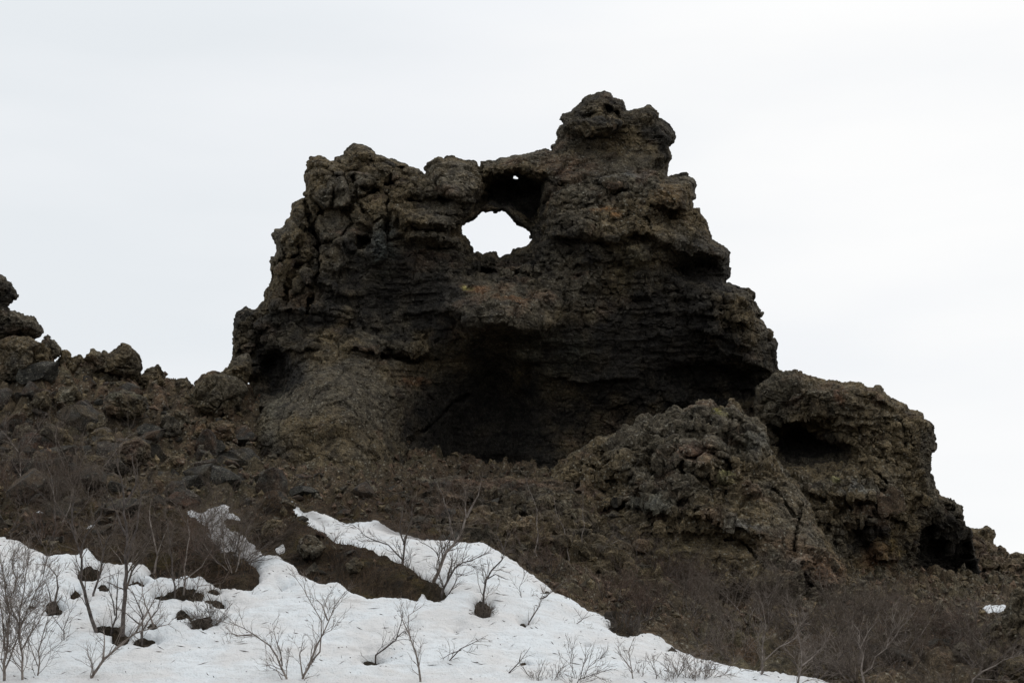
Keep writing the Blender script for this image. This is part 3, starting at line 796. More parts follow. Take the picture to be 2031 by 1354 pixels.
MOUND = [(1010,1320),(1035,1060),(1060,990),(1092,940),(1125,905),(1165,882),(1180,868),(1205,867),(1226,853),(1237,841),(1255,846),(1262,831),(1284,818),(1294,825),(1320,819),(1338,805),(1352,812),(1378,803),(1385,794),(1413,794),(1424,806),(1440,813),(1452,793),(1463,806),(1482,827),(1503,828),(1522,846),(1523,875),(1532,900),(1556,930),(1580,958),(1605,992),(1622,1040),(1650,1080),(1680,1130),(1695,1180),(1710,1320)]
rock('lava_mound', MOUND, 56.5,
 [(1400,815,55.2),(1290,840,55.6),(1180,900,55.2),(1450,900,53.8),(1500,880,54.6),(1350,900,53.8),(1450,980,52.6),(1250,960,53.6),(1120,1000,54.2),(1250,1060,52.2),(1080,1100,52.6),(1350,1040,51.6),(1500,1040,51.6),(1570,1010,52.8),(1600,1100,51.6),(1500,1100,51.5),(1350,1110,51.4),(1650,1150,51.5),(1450,1170,50.9),(1200,1130,51),(1450,1250,51),(1150,1250,50),(1650,1250,50.5)],
 edge=38, back=5, strata=.3, seed=3, rough=1.0, lich0=.9, cell=.6, res=2.6, dw=.062, rmap=[(1560,1040,90,90,30,.3),(1420,1085,110,35,5,.35),(1385,900,60,42,0,.35),(1495,880,35,40,0,.35)],
 prims=[('poly',[(1238,855),(1290,832),(1320,850),(1285,885),(1250,892)],7,-.5),('poly',[(1290,872),(1332,866),(1325,925),(1284,932)],7,-.45),('poly',[(1468,818),(1518,848),(1524,900),(1482,872)],8,-.5),('poly',[(1420,915),(1470,900),(1490,962),(1438,972)],7,-.4),('poly',[(1340,890),(1380,868),(1412,884),(1410,925),(1360,935)],8,-.5),
  ('blocks',1330,930,190,110,48,.8),('blocks',1180,1060,150,110,38,.75),('blocks',1400,830,110,30,26,.5),
  ('rec',1465,838,22,12,40,.7),('rec',1440,925,16,22,0,.5),('rec',1380,950,36,8,10,.5),('rec',1420,1075,90,20,6,.45),('rec',1450,1190,120,16,-4,.9),('rec',1190,1015,70,9,-18,.8),('rec',1130,1050,60,8,-10,.5),('rec',1240,1095,60,10,5,.5),('rec',1120,1120,60,10,10,.4),('rec',1300,1165,80,16,0,.5),
  ('ledge',[(1220,1003),(1290,1002),(1345,1020),(1400,1022),(1450,1040),(1505,1062)],.6,22),('ledge',[(1300,1140),(1350,1135),(1400,1132)],.5,18),('ledge',[(1430,1160),(1480,1155),(1540,1162),(1600,1138)],.7,22),
  ('rec',1385,905,14,6,0,.3),('rec',1385,900,60,38,0,-.6),
  ('crack',[(1593,1118),(1598,1150),(1600,1195)],6,.9),('crack',[(1600,1150),(1625,1175),(1645,1195)],4,.7),('crack',[(1590,1000),(1580,1050),(1575,1090)],3,.5),('crack',[(1440,1072),(1470,1070),(1500,1105)],3,.5),('crack',[(1530,960),(1560,1000),(1590,1040)],3,.3)],
 cover_shade=[(1450,1195,150,22,0,.1),(1200,1010,70,10,-18,.1)],  # painted shade below the ledge lip and along the sunken gap
 tints=[(1375,895,45,24,0,(.15,.095,.07),.8),(1425,822,18,7,0,(.36,.34,.10),.85),(1440,955,25,8,0,(.25,.25,.12),.6),(1480,1040,50,14,12,(.18,.18,.175),.7),(1560,1115,50,10,-15,(.19,.19,.19),.7),(1570,1100,70,50,20,(.12,.078,.05),.6),(1640,1130,50,40,30,(.14,.085,.055),.75),(1120,985,80,30,0,(.11,.065,.05),.6),(1500,870,30,30,0,(.12,.125,.12),.5),(1350,1080,70,20,0,(.09,.075,.045),.6),(1290,1000,60,14,0,(.15,.155,.14),.6)],
 label='sunken mound of cracked brown lava blocks below the right outcrop', cat='lava rock')

BANK = [(770,1110),(785,1010),(798,965),(815,950),(840,944),(870,948),(905,942),(950,952),(1000,946),(1050,950),(1090,944),(1140,960),(1200,1020),(1290,1100),(1380,1170),(1400,1260),(1290,1260),(1150,1235),(1000,1150),(880,1120)]
rock('lava_bank', BANK, 55.0,
 [(800,980,52.6),(900,955,54.0),(1000,955,54.0),(1100,960,54.0),(850,1020,49.6),(950,1020,50.4),(1050,1030,50.4),(1150,1040,50.8),(870,1080,47.2),(960,1085,47.0),(1050,1120,46.9),(1150,1140,47.6),(1250,1120,49.6),(1250,1200,46.6),(1350,1190,48.6),(1350,1250,46.5),(1050,1200,46.2)],
 edge=24, back=4, seed=9, rough=1.0, cell=.5, lich0=.42, res=3, dw=.07, lay=.14,
 prims=[('blocks',1000,1040,230,90,32,.7),('blocks',1240,1150,130,70,30,.7),('rec',1180,1020,70,8,-10,.6),('rec',1000,1060,60,7,5,.5),('rec',1130,1110,70,9,12,.5),('rec',890,1040,40,7,0,.4),('rec',1250,1190,60,10,15,.5),('ledge',[(830,985),(900,992),(980,985),(1040,1000)],.4,18),('ledge',[(1080,1070),(1150,1085),(1230,1110)],.5,18)],
 cover_shade=[(1030,1045,40,20,0,.9),(1150,1000,60,20,0,.8),(860,960,60,14,0,.8)],
 tints=[(1010,958,150,14,0,(.11,.07,.05),.7),(900,1000,90,40,0,(.085,.055,.04),.6),(1045,1040,30,16,0,(.17,.13,.09),.7),(1100,1060,40,20,0,(.10,.075,.05),.5)],
 label='dark broken lava bank between the cave mouth and the snow edge', cat='lava rock')
BACKR = [(1880,1300),(1890,1060),(1915,1050),(1922,1045),(1945,1046),(1960,1041),(1968,1050),(1975,1059),(1970,1070),(1971,1082),(1983,1084),(1990,1090),(1997,1093),(2004,1099),(2014,1096),(2030,1095),(2060,1085),(2120,1100),(2180,1130),(2200,1300)]
rock('lava_ridge', BACKR, 66.0, [(1940,1070,64.9),(1990,1120,64),(2030,1180,62.5),(1950,1180,63),(2100,1120,64),(2100,1250,61),(1920,1270,61)], edge=30, back=4, seed=5, rough=1.0, cell=.5, lich0=.7, res=4, dw=.1,
 prims=[('blocks',1990,1130,90,80,26,.5)], tints=[(1960,1120,60,50,0,(.13,.095,.08),.6)], label='distant knobbly lava ridge at the right edge against the sky', cat='lava rock')
PINN = [(-120,800),(-110,560),(-60,540),(-30,548),(6,549),(11,551),(13,557),(24,559),(25,572),(29,575),(33,590),(24,596),(23,600),(14,607),(16,613),(20,617),(30,617),(51,625),(69,632),(74,639),(83,646),(87,657),(83,666),(76,672),(55,671),(35,668),(18,672),(10,690),(0,740),(0,800)]
rock('lava_pinnacle', PINN, 62.0, [(0,570,61.2),(20,580,61.4),(0,610,61.6),(40,635,60.9),(60,655,61.3),(30,662,61.6),(0,700,61.6),(-60,650,60.6),(-80,750,60.3)], edge=22, back=3.5, seed=6, rough=.9, cell=.3, lich0=.35,
 cover_shade=[(40,630,50,12,10,.9)], label='dark knobbed lava pinnacle cut by the left edge of the picture', cat='lava rock')

def px_boulder(poly, Yc, label, seed, lich=.7, depth=1.6, tints=(), rough=.7, res=2.2, dw=.045, group='boulders along the left ridge', prims=()):
    a = np.array(poly, float)
    if Yc is None:
        Yc = hit2(a[:, 0].mean(), a[:, 1].max() - 5) - .05
    wpx = min(np.ptp(a[:, 0]), np.ptp(a[:, 1]))
    dd = wpx * Yc / FPX * .5 * depth
    cx, cy = a.mean(0)
    f = [(a[:, 0].min(), a[:, 1].min(), Yc - dd * .35), (a[:, 0].max(), a[:, 1].min(), Yc - dd * .35), (cx, cy, Yc - dd), (a[:, 0].min(), a[:, 1].max(), Yc - dd * .7), (a[:, 0].max(), a[:, 1].max(), Yc - dd * .6)]
    rock('boulder', poly, Yc, f, res=res, dw=dw, edge=wpx * .22, fac=2.6, lay=.03, back=dd * 1.6, seed=seed, rough=rough, lich0=lich, tints=tints, label=label, cat='boulder', group=group, prims=prims, cell=wpx * Yc / FPX * .33)
px_boulder([(-10,680),(8,672),(30,664),(60,668),(75,677),(100,690),(104,715),(98,745),(85,765),(62,772),(42,770),(10,760),(-10,740)], 60.6, 'wide grey boulder under the dark slab of the left pinnacle', 11)
px_boulder([(83,695),(86,678),(91,667),(95,661),(100,672),(108,674),(115,684),(122,694),(119,708),(100,712),(88,706)], 60.9, 'small pointed boulder standing right of the wide grey one', 12, res=2)
px_boulder([(118,712),(124,698),(130,695),(137,702),(140,712),(160,706),(163,716),(150,740),(120,745)], 61.2, 'low crumbly boulder in the dip of the left ridge', 13, res=2)
px_boulder([(163,735),(165,712),(172,701),(184,694),(192,699),(207,701),(213,710),(209,735),(190,745),(172,745)], 61.2, 'blunt brownish boulder touching the largest ridge boulder', 14, res=2, tints=[(183,722,20,14,0,(.16,.10,.08),.6)])
px_boulder([(205,738),(207,710),(213,698),(228,692),(240,686),(243,679),(254,685),(266,694),(274,704),(278,722),(275,736),(276,748),(262,755),(235,750)], 61.0, 'large dark rounded boulder highest on the left ridge', 15, lich=.5)
px_boulder([(275,748),(280,742),(292,733),(305,728),(313,723),(320,733),(326,748),(331,760),(315,775),(290,778),(274,765)], 61.3, 'peaked boulder just right of the largest ridge boulder', 16, res=2)
px_boulder([(333,766),(342,755),(352,749),(366,749),(376,757),(381,766),(374,780),(345,784)], 61.3, 'small smooth dark boulder in the saddle of the ridge', 17, res=2, lich=.35, rough=.3)
px_boulder([(380,812),(380,775),(386,760),(400,750),(412,742),(426,741),(450,748),(478,752),(488,770),(491,778),(478,795),(466,802),(462,832),(446,839),(420,830)], 59.8, 'big pale blocky boulder beside the foot of the arch', 18, lich=.9, tints=[(430,770,50,20,0,(.13,.115,.09),.5)])
px_boulder([(438,744),(452,728),(462,716),(478,706),(492,702),(500,716),(498,740),(492,760),(480,765),(466,752)], 60.6, 'leaning wedge boulder between the blocky boulder and the arch', 19, res=2)
px_boulder([(205,805),(212,785),(235,775),(265,778),(288,792),(287,808),(275,822),(255,835),(225,832),(208,822)], None, 'broad flat topped boulder overhanging a black gap on the slope', 20, tints=[(245,785,40,8,0,(.12,.115,.08),.6)])
px_boulder([(590,1090),(592,1070),(604,1060),(622,1057),(640,1072),(652,1082),(640,1098),(620,1108),(600,1112)], None, 'grey boulder on the dark mossy bank between snow tongues', 21, res=2, dw=.04, lich=1.0, group='boulders in the snow slope')
px_boulder([(520,1060),(525,1035),(540,1026),(560,1028),(568,1045),(560,1065),(535,1070)], None, 'brown boulder at the top of the dark bank', 22, res=2, dw=.04, group='boulders in the snow slope')
px_boulder([(1994,1250),(1990,1210),(2000,1182),(2018,1170),(2045,1168),(2070,1190),(2075,1240),(2060,1290),(2020,1300)], None, 'tall grey boulder cut by the right edge above the thicket', 23, lich=.8, group='boulders on the right slope')
px_boulder([(1845,1225),(1850,1200),(1862,1184),(1874,1184),(1885,1205),(1905,1218),(1925,1225),(1930,1250),(1890,1265),(1850,1260)], None, 'brown boulder half sunk behind the right thicket', 24, res=2.2, group='boulders on the right slope', tints=[(1885,1220,40,20,0,(.14,.10,.08),.6)])
px_boulder([(375,868),(385,845),(400,828),(412,832),(414,850),(402,870),(386,874)], None, 'brown lens shaped boulder below the pale blocky boulder', 25, res=2, tints=[(395,845,20,14,0,(.15,.09,.06),.6)])
px_boulder([(410,888),(414,872),(428,865),(446,870),(452,888),(444,902),(424,905)], None, 'round black boulder low beside the arch foot', 26, res=2, lich=.1, rough=.35)
px_boulder([(78,862),(90,838),(105,838),(130,850),(148,870),(150,888),(125,892),(95,882)], None, 'long slanting boulder in the middle of the left slope', 27, res=2.2)

LANDMARKS = [('the dark slab of the left pinnacle',50,650),('the large dark ridge boulder',240,715),('the flat topped boulder over a black gap',248,805),('the pale blocky boulder',430,790),('the long slanting boulder',115,870),('the round black boulder',430,885),('the grey snow tongue',430,1040),('the grey boulder on the mossy bank',620,1085),('the tip of the left dark bank',490,1160),('the tallest birch',245,1080),('the bowed dark birch',160,1090),('the pale birch at the left edge',20,900),('the upper white snow tongue',680,1030),('the stout leaning birch',905,1060),('the thin s shaped birch',1065,1040),('the white birch wand',1157,1040),('the mouth of the cave',960,940),('the dark shrub in the snow edge hollow',1240,1250),('the cracked foot of the lava mound',1600,1180),('the whitish forked birch',1730,1290),('the half sunk brown boulder',1880,1215),('the tall grey boulder at the right edge',2010,1220),('the grey slender birch',1512,1270),('the far snow patch',1975,1206),('the lower right corner',2020,1340),('the peaked ridge boulder',300,745),('the lens shaped brown boulder',395,850),('the left edge of the lava mound',1080,1000),('the top of the snow at centre',960,1080),('the low thin birch by the wand',1215,1070),('the dense bush at the bottom',1400,1330),('the arching birch at the right corner',1930,1340)]
_used = set()
def label_for(px_, py_, adjs, noun):
    """words that single this one out: its look, then where it stands next to something one can find"""
    ms = sorted(LANDMARKS, key=lambda m: math.hypot(m[1] - px_, m[2] - py_))[:4]
    for m in ms:
        dx, dy = px_ - m[1], py_ - m[2]
        d = math.hypot(dx, dy)
        far_ = 'close ' if d < 45 else ('' if d < 95 else 'well ')
        if abs(dx) > 1.8 * abs(dy): rel = far_ + ('right of ' if dx > 0 else 'left of ')
        elif abs(dy) > 1.8 * abs(dx): rel = far_ + ('below ' if dy > 0 else 'above ')
        else: rel = far_ + ('below and ' if dy > 0 else 'above and ') + ('right of ' if dx > 0 else 'left of ')
        lb = adjs + ' ' + noun + ' ' + rel + m[0]
        if lb not in _used and len(lb.split()) <= 16:
            _used.add(lb)
            return lb
    return adjs + ' ' + noun + ' near ' + ms[0][0]
for q_, lb_, sd_, kw in [
  ([(1000,1030),(1012,1018),(1030,1016),(1040,1028),(1030,1042),(1010,1044)], 'flat tan stone on the bank right of the leaning birch', 41, dict(tints=[(1020,1030,25,15,0,(.2,.15,.10),.8)])),
  ([(1040,1050),(1052,1038),(1075,1040),(1082,1052),(1060,1062)], 'tan slab stone beside the thin s shaped birch', 42, dict(tints=[(1060,1050,25,15,0,(.2,.15,.10),.8)])),
  ([(1198,1020),(1215,1010),(1232,1018),(1230,1038),(1208,1042)], 'round olive stone on the ledge left of the mound', 43, {}),
  ([(1130,1022),(1142,1016),(1150,1024),(1146,1036),(1132,1034)], 'small pale round stone on the dark bank', 44, dict(tints=[(1140,1026,14,12,0,(.2,.19,.14),.8)])),
  ([(150,930),(165,905),(195,898),(215,912),(212,935),(180,945)], 'blocky brown boulder in the lower left rubble', 45, {}),
  ([(270,880),(290,862),(318,866),(325,885),(300,898),(275,896)], 'tilted grey boulder low on the left slope', 46, {}),
  ([(320,925),(335,905),(362,902),(378,920),(365,942),(335,945)], 'reddish rounded boulder above the grey snow tongue', 47, dict(tints=[(350,922,34,24,0,(.15,.095,.07),.8)])),
  ([(176,880),(192,860),(220,856),(232,876),(215,895),(188,898)], 'light grey boulder in the middle of the left slope', 48, dict(lich=1.0)),
  ([(105,790),(120,768),(148,765),(158,785),(150,812),(120,815)], 'lichen whitened boulder on the upper left slope', 49, dict(lich=1.0, tints=[(130,785,24,20,0,(.22,.215,.18),.7)])),
  ([(318,845),(332,832),(352,838),(358,858),(340,868),(322,862)], 'small dark boulder left of the lens shaped one', 50, dict(lich=.4)),
  ([(690,1120),(702,1108),(722,1110),(730,1124),(712,1134),(694,1132)], 'dark stone in the middle of the mossy bank', 51, dict(lich=.4)),
  ([(172,850),(180,832),(200,826),(214,836),(212,856),(190,862)], 'square brown boulder below the flat topped boulder', 53, {}),
  ([(314,845),(318,822),(345,812),(374,818),(378,838),(350,852)], 'broad angular slab between the ridge and the lens shaped boulder', 54, {}),
  ([(414,866),(418,840),(440,832),(466,842),(466,872),(440,884)], 'rusty angular boulder under the pale blocky boulder', 55, dict(tints=[(440,855,28,24,0,(.13,.085,.06),.7)])),
  ([(246,915),(250,882),(275,870),(294,884),(292,915),(268,926)], 'pinkish brown block in the lower middle of the left slope', 56, dict(tints=[(270,895,30,28,0,(.125,.085,.068),.8)])),
  ([(60,800),(68,780),(92,776),(104,790),(98,808),(76,812)], 'angular dark block below the left pinnacle', 57, dict(lich=.5)),
  ([(215,770),(228,756),(250,756),(262,768),(250,782),(224,782)], 'angular stone wedged under the largest ridge boulder', 58, {}),
  ([(28,870),(34,846),(56,840),(74,852),(70,874),(46,880)], 'leaning grey block near the left picture edge', 59, {}),
  ([(1935,1330),(1940,1300),(1965,1286),(1992,1298),(1990,1330),(1960,1345)], 'dark angular boulder near the lower right corner', 60, dict(lich=.5)),
  ([(1995,1345),(2000,1312),(2025,1300),(2050,1315),(2048,1350),(2020,1360)], 'large dark boulder in the lower right corner', 61, dict(lich=.5)),
  ([(1955,1262),(1960,1240),(1978,1230),(1992,1245),(1988,1266),(1970,1272)], 'brown upright block left of the tall grey edge boulder', 62, {}),
  ([(1885,1300),(1892,1280),(1915,1272),(1932,1286),(1925,1306),(1900,1312)], 'low brown boulder among the russet shrubs', 63, {}),
  ([(1150,985),(1165,968),(1190,966),(1200,985),(1185,1000),(1158,1000)], 'pinkish block on the slope left of the lava mound', 52, dict(tints=[(1175,984,30,20,0,(.16,.11,.09),.8)]))]:
    px_boulder(q_, None, lb_, sd_, res=2, dw=.045, group='boulders of the slopes', **kw)
# scattered stones: a few shapes, each stone its own object
def stone_mesh(seed, sub=4, cuts=15):
    import bmesh
    bm = bmesh.new()
    bmesh.ops.create_icosphere(bm, subdivisions=sub, radius=1)
    V = np.array([v.co[:] for v in bm.verts])
    rs = np.random.RandomState(seed)
    for _ in range(cuts):
        n = rs.normal(size=3)
        n /= np.linalg.norm(n)
        d = rs.uniform(.45, .78)
        k = V @ n - d
        V = V - np.outer(np.clip(k, 0, None) * .98, n)
    V = V * rs.uniform(.75, 1.2, 3)
    r = .09 * fbm(V[:, 0] * 2, V[:, 1] * 2, V[:, 2] * 2, 4, seed, .65) + .04 * fbm(V[:, 0] * 7, V[:, 1] * 7, V[:, 2] * 7, 2, seed + 5)
    V = V * (1 + .55 * r)[:, None]
    for v, c in zip(bm.verts, V): v.co = c
    me = bpy.data.meshes.new('stone')
    bm.to_mesh(me)
    bm.free()
    return me
PROT = []
for k in range(9):
    me = stone_mesh(300 + k)
    me.materials.append(M_STONE[k % 3])
    PROT.append(me)
rs = np.random.RandomState(11)
def scatter(n, x0, x1, y0, y1, s0, s1, group, labels, poly=None):
    c = 0
    for _ in range(n * 6):
        if c >= n: break
        px_, py_ = rs.uniform(x0, x1), rs.uniform(y0, y1)
        if poly is not None and poly_sd(np.array([px_]), np.array([py_]), poly)[0] < 0: continue
        if snow_d(np.array([px_]), np.array([py_]))[0] > -6: continue
        x, y = hit(px_, py_)
        s = s0 + (s1 - s0) * rs.rand() ** 2.2
        k = rs.randint(9)
        o = bpy.data.objects.new('boulder', PROT[k])
        COL.objects.link(o)
        z = gz(x, y)
        o.location = (x, y, z + s * .12)
        o.scale = (s * rs.uniform(.8, 1.4), s * rs.uniform(.8, 1.2), s * rs.uniform(.6, 1.0))
        sh = 'flat' if o.scale.z / o.scale.x < .62 else ('upright' if o.scale.z / o.scale.x > .95 else 'blunt')
        sz = 'large' if s > .42 else ('small' if s < .25 else 'middling')
        o.rotation_euler = (rs.uniform(-.5, .5), rs.uniform(-.5, .5), rs.uniform(0, 6.28))
        tag(o, label_for(px_, py_, sz + ' ' + sh + ' ' + ('brown', 'grey speckled', 'reddish')[k % 3], 'stone'), 'boulder', group)
        c += 1
LB = ['brown lichen flecked stone lying in the rubble of the %s', 'grey speckled stone lying in the rubble of the %s', 'reddish stone lying in the rubble of the %s']
LEFTP = [(-20,760),(120,755),(200,760),(330,790),(385,830),(470,850),(520,900),(560,990),(360,1010),(200,1060),(100,1100),(-20,1050)]
scatter(150, -20, 560, 755, 1100, .2, .8, 'stones of the left slope', [l % 'left slope' for l in LB], LEFTP)
scatter(40, 800, 1250, 950, 1130, .12, .4, 'stones below the arch', [l % 'bank below the arch' for l in LB])
scatter(34, 480, 1000, 940, 1050, .12, .4, 'stones below the arch', [l % 'bank below the arch' for l in LB])
scatter(12, 500, 860, 1040, 1190, .08, .22, 'stones of the mossy bank', [l % 'mossy bank' for l in LB])
scatter(32, 1680, 2031, 1200, 1330, .15, .5, 'stones of the right slope', [l % 'right slope' for l in LB])
print('stones', round(time.time() - T0, 1))

# small rubble nobody could count: one object
def rubble_stuff():
    V0 = np.array([(1,0,0),(-1,0,0),(0,1,0),(0,-1,0),(0,0,1),(0,0,-1)], float)
    F0 = np.array([(0,2,4),(2,1,4),(1,3,4),(3,0,4),(2,0,5),(1,2,5),(3,1,5),(0,3,5)])
    n = 15000
    xs, ys = rs.uniform(-17, 18, n * 2), rs.uniform(42, 63.5, n * 2)
    g = ground_smooth(xs, ys)
    pxx, pyy = proj(xs, ys, g)
    ok = (snow_d(pxx, pyy) < -5) & ((pyy < 1060) | (pxx > 900) | (rs.rand(n * 2) < .12))
    xs, ys = xs[ok][:n], ys[ok][:n]
    n = len(xs)
    zs = np.array([gz(a, b) for a, b in zip(xs, ys)])
    s = .035 + .13 * rs.rand(n) ** 3
    Vs = V0[None] * rs.uniform(.6, 1.25, (n, 6, 1)) * s[:, None, None] * rs.uniform(.7, 1.3, (n, 1, 3))
    a = rs.uniform(0, 6.28, n)
    ca_, sa = np.cos(a)[:, None], np.sin(a)[:, None]
    Vx = Vs[:, :, 0] * ca_ - Vs[:, :, 2] * sa
    Vz = Vs[:, :, 0] * sa + Vs[:, :, 2] * ca_
    VV = np.stack([Vx + xs[:, None], Vs[:, :, 1] + ys[:, None], Vz + zs[:, None] + s[:, None] * .3], -1).reshape(-1, 3)
    FF = (F0[None] + 6 * np.arange(n)[:, None, None]).reshape(-1, 3)
    r_ = rs.rand(n)
    t_ = np.where((r_ < .3)[:, None], C_RED * 1.0, np.where((r_ < .65)[:, None], C_OLIVE, C_GREY)) * rs.uniform(.7, 1.5, (n, 1))
    pa, pb = proj(xs, ys, ground_smooth(xs, ys))
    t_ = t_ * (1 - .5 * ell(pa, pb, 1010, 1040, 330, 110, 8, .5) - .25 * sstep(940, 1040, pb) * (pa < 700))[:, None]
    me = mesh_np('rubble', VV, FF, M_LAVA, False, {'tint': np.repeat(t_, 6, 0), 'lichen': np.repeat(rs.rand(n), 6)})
    tag(obj('rubble', me), 'small loose lava rubble strewn over the slope', kind='stuff')
rubble_stuff()

# ------------------------------------------------------------------ leafless birches and shrubs
class Tubes:
    def __init__(s):
        s.V, s.F = [], []
    def tube(s, pts, r0, r1, sides):
        n = len(pts)
        base = len(s.V)
        for i, p in enumerate(pts):
            d = (pts[min(i + 1, n - 1)] - pts[max(i - 1, 0)])
            if d.length < 1e-6: d = Vector((0, 0, 1))
            d.normalize()
            a = d.cross(Vector((.31, .83, .2)))
            a.normalize()
            b = d.cross(a)
            r = r0 + (r1 - r0) * i / (n - 1)
            for k in range(sides):
                an = 6.2832 * k / sides
                q = p + a * (r * math.cos(an)) + b * (r * math.sin(an))
                s.V.append((q.x, q.y, q.z))
        for i in range(n - 1):
            for k in range(sides):
                k2 = (k + 1) % sides
                s.F.append((base + i * sides + k, base + i * sides + k2, base + (i + 1) * sides + k2, base + (i + 1) * sides + k))
    def mesh(s, name, mat):
        if not s.F: return None
        return mesh_np(name, np.array(s.V), np.array(s.F), mat, True)
def rv(): return Vector((random.uniform(-1, 1), random.uniform(-1, 1) * .8, random.uniform(-1, 1)))
def branch(tb, p, d, L, r, lev, up, dens, spread):
    n = max(3, int(L / .10))
    pts, dirs = [p.copy()], []
    q, dd = p.copy(), d.copy()
    for i in range(n):
        dd = (dd + rv() * .36 + Vector((0, 0, up))).normalized()
        q = q + dd * (L / n)
        pts.append(q.copy())
        dirs.append(dd.copy())
    tb.tube(pts, r, max(r * .35, .0022), 4 if lev == 1 else 3)
    if lev < 3:
        nb = int(L * dens * (1.3 if lev == 1 else 1.35)) + (3 if lev == 1 else 2)
        for j in range(nb):
            t = random.uniform(.15, 1.0)
            i = min(int(t * n), n - 1)
            ax = rv()
            nd_ = (dirs[i] + (ax - ax.project(dirs[i])) * spread * random.uniform(.6, 1.2)).normalized()
            Ls = L * random.uniform(.22, .55) * (1.15 - .5 * t)
            if Ls > .08:
                branch(tb, pts[i + 1], nd_, Ls, max(r * .5 * (1.1 - .6 * t), .003), lev + 1, up, dens * 1.25, spread)
def stem_pts(poly, base, y, lean=0.0, sink=.25):
    out_ = []
    n = len(poly)
    for i, (a, b) in enumerate(poly):
        out_.append(PV(a, b, y + lean * i / max(1, n - 1)))
    out_[0].z -= sink
    fine = []
    for a, b in zip(out_[:-1], out_[1:]):
        m = max(1, int((b - a).length / .22))
        for k in range(m):
            q = a.lerp(b, k / m)
            if fine: q = q + rv() * .032
            fine.append(q)
    fine.append(out_[-1])
    return fine
def birch(name, stems, label, r0=.05, tw=M_TWIG, tk=M_DARKB, dens=5.0, reach=.45, spread=.9, up=.05, group='leafless birches on the snow slope', cat='birch tree', start=.25, yoff=0.0):
    bx, by = stems[0][0]
    x, y = hit(bx, by)
    y += yoff
    root = bpy.data.objects.new(name, None)
    COL.objects.link(root)
    root.empty_display_size = .2
    base = PV(bx, by, y)
    root.location = base
    tb, cb = Tubes(), Tubes()
    for si, st in enumerate(stems):
        ln = random.uniform(-.5, .3)
        pts = stem_pts(st, base, y, ln, .3 if si == 0 or abs(st[0][1] - by) < 30 else 0)
        pts = [p - base for p in pts]
        L = sum((b - a).length for a, b in zip(pts[:-1], pts[1:]))
        rr = r0 * (.9 if si == 0 else .48)
        tb.tube(pts, rr * .9, rr * .12, 6)
        nb = int(L * dens * 1.5) + 2
        for j in range(nb):
            t = start + (1 - start) * (j + random.random()) / nb
            i = min(int(t * (len(pts) - 1)), len(pts) - 2)
            d0 = (pts[i + 1] - pts[i]).normalized()
            ax = rv()
            d = (d0 + (ax - ax.project(d0)) * spread * random.uniform(.7, 1.2)).normalized()
            Lb = 1.3 * reach * random.uniform(.45, 1.35) * (1.2 - .65 * t) * (.5 + .35 * L)
            branch(cb, pts[i] + (pts[i + 1] - pts[i]) * random.random(), d, Lb, max(rr * .27 * (1.15 - .75 * t), .0045), 1, up, dens, spread)
    obj('trunk', tb.mesh('trunk', tk), root)
    cm = cb.mesh('crown', tw)
    if cm: obj('crown', cm, root)
    tag(root, label, cat, group)
    return root
B = birch
B('birch_tree', [[(8,1380),(12,1290),(18,1215),(10,1150),(0,1090)],[(8,1330),(40,1240),(75,1170),(95,1100)],[(10,1290),(2,1200),(-20,1120)]], 'pale many stemmed birch in the lower left corner', .05, M_TWIGP, M_PALE, 6.5)
B('birch_tree', [[(45,1380),(42,1300),(38,1215),(50,1150),(60,1100)],[(40,1250),(15,1180),(5,1120)],[(42,1290),(70,1240),(90,1195)]], 'slender pale birch second from the left edge', .042, M_TWIGP, M_PALE, 6.5)
B('birch_tree', [[(70,1370),(80,1290),(92,1225),(100,1180)],[(75,1320),(55,1270),(50,1230)]], 'thin twiggy birch at the bottom left beside the pale ones', .03, M_TWIG, M_PALE, 5)
B('birch_tree', [[(106,1223),(108,1195),(115,1165),(112,1140),(95,1120)],[(108,1195),(95,1170),(90,1150)]], 'small crooked dark birch rising from a snow hollow at far left', .06, M_TWIG, M_DARKB, 3, .3)
B('birch_tree', [[(197,1268),(185,1225),(170,1190),(162,1150),(160,1105),(150,1060),(125,1020),(105,990)],[(160,1105),(170,1060),(200,1020),(205,980)],[(150,1060),(140,1010),(150,970)]], 'tall dark bowed birch curving left out of the snow', .07, M_TWIG, M_DARKB, 3.2, .42, start=.3)
B('birch_tree', [[(240,1278),(243,1230),(246,1180),(250,1120),(250,1060),(246,1000),(240,950),(228,890)],[(250,1120),(270,1050),(278,990),(272,930)],[(246,1000),(270,960),(262,900)],[(250,1060),(225,1000),(205,960)],[(246,1180),(262,1130),(300,1080)]], 'tallest birch with a straight trunk in the left snow', .078, M_TWIG, M_DARKB, 3, .42, start=.25)
B('birch_tree', [[(218,1264),(228,1220),(232,1180),(236,1130)],[(228,1220),(215,1170),(218,1130)]], 'short dark stem left of the tallest birch', .04, M_TWIG, M_DARKB, 4, .35)
B('birch_tree', [[(180,1205),(185,1180),(200,1130),(205,1090),(225,1050),(240,1000)],[(205,1090),(195,1050),(180,1010)]], 'slim birch leaning right across the bowed birch', .045, M_TWIG, M_DARKB, 5, .4)
B('birch_tree', [[(278,1290),(280,1255),(282,1220),(270,1190),(262,1170)],[(280,1255),(310,1210),(325,1170)],[(280,1240),(250,1215),(225,1200)]], 'low spreading birch in the hollow right of the tallest one', .05, M_TWIG, M_DARKB, 5.5, .4)
B('birch_tree', [[(160,1375),(180,1340),(205,1310),(235,1280),(270,1252),(305,1243),(340,1236)],[(205,1310),(210,1270),(205,1235)],[(270,1252),(300,1200),(318,1165)],[(305,1243),(290,1200),(280,1150)]], 'pale birch leaning far right over the snow at lower left', .055, M_TWIGP, M_PALE, 4.5, .38)
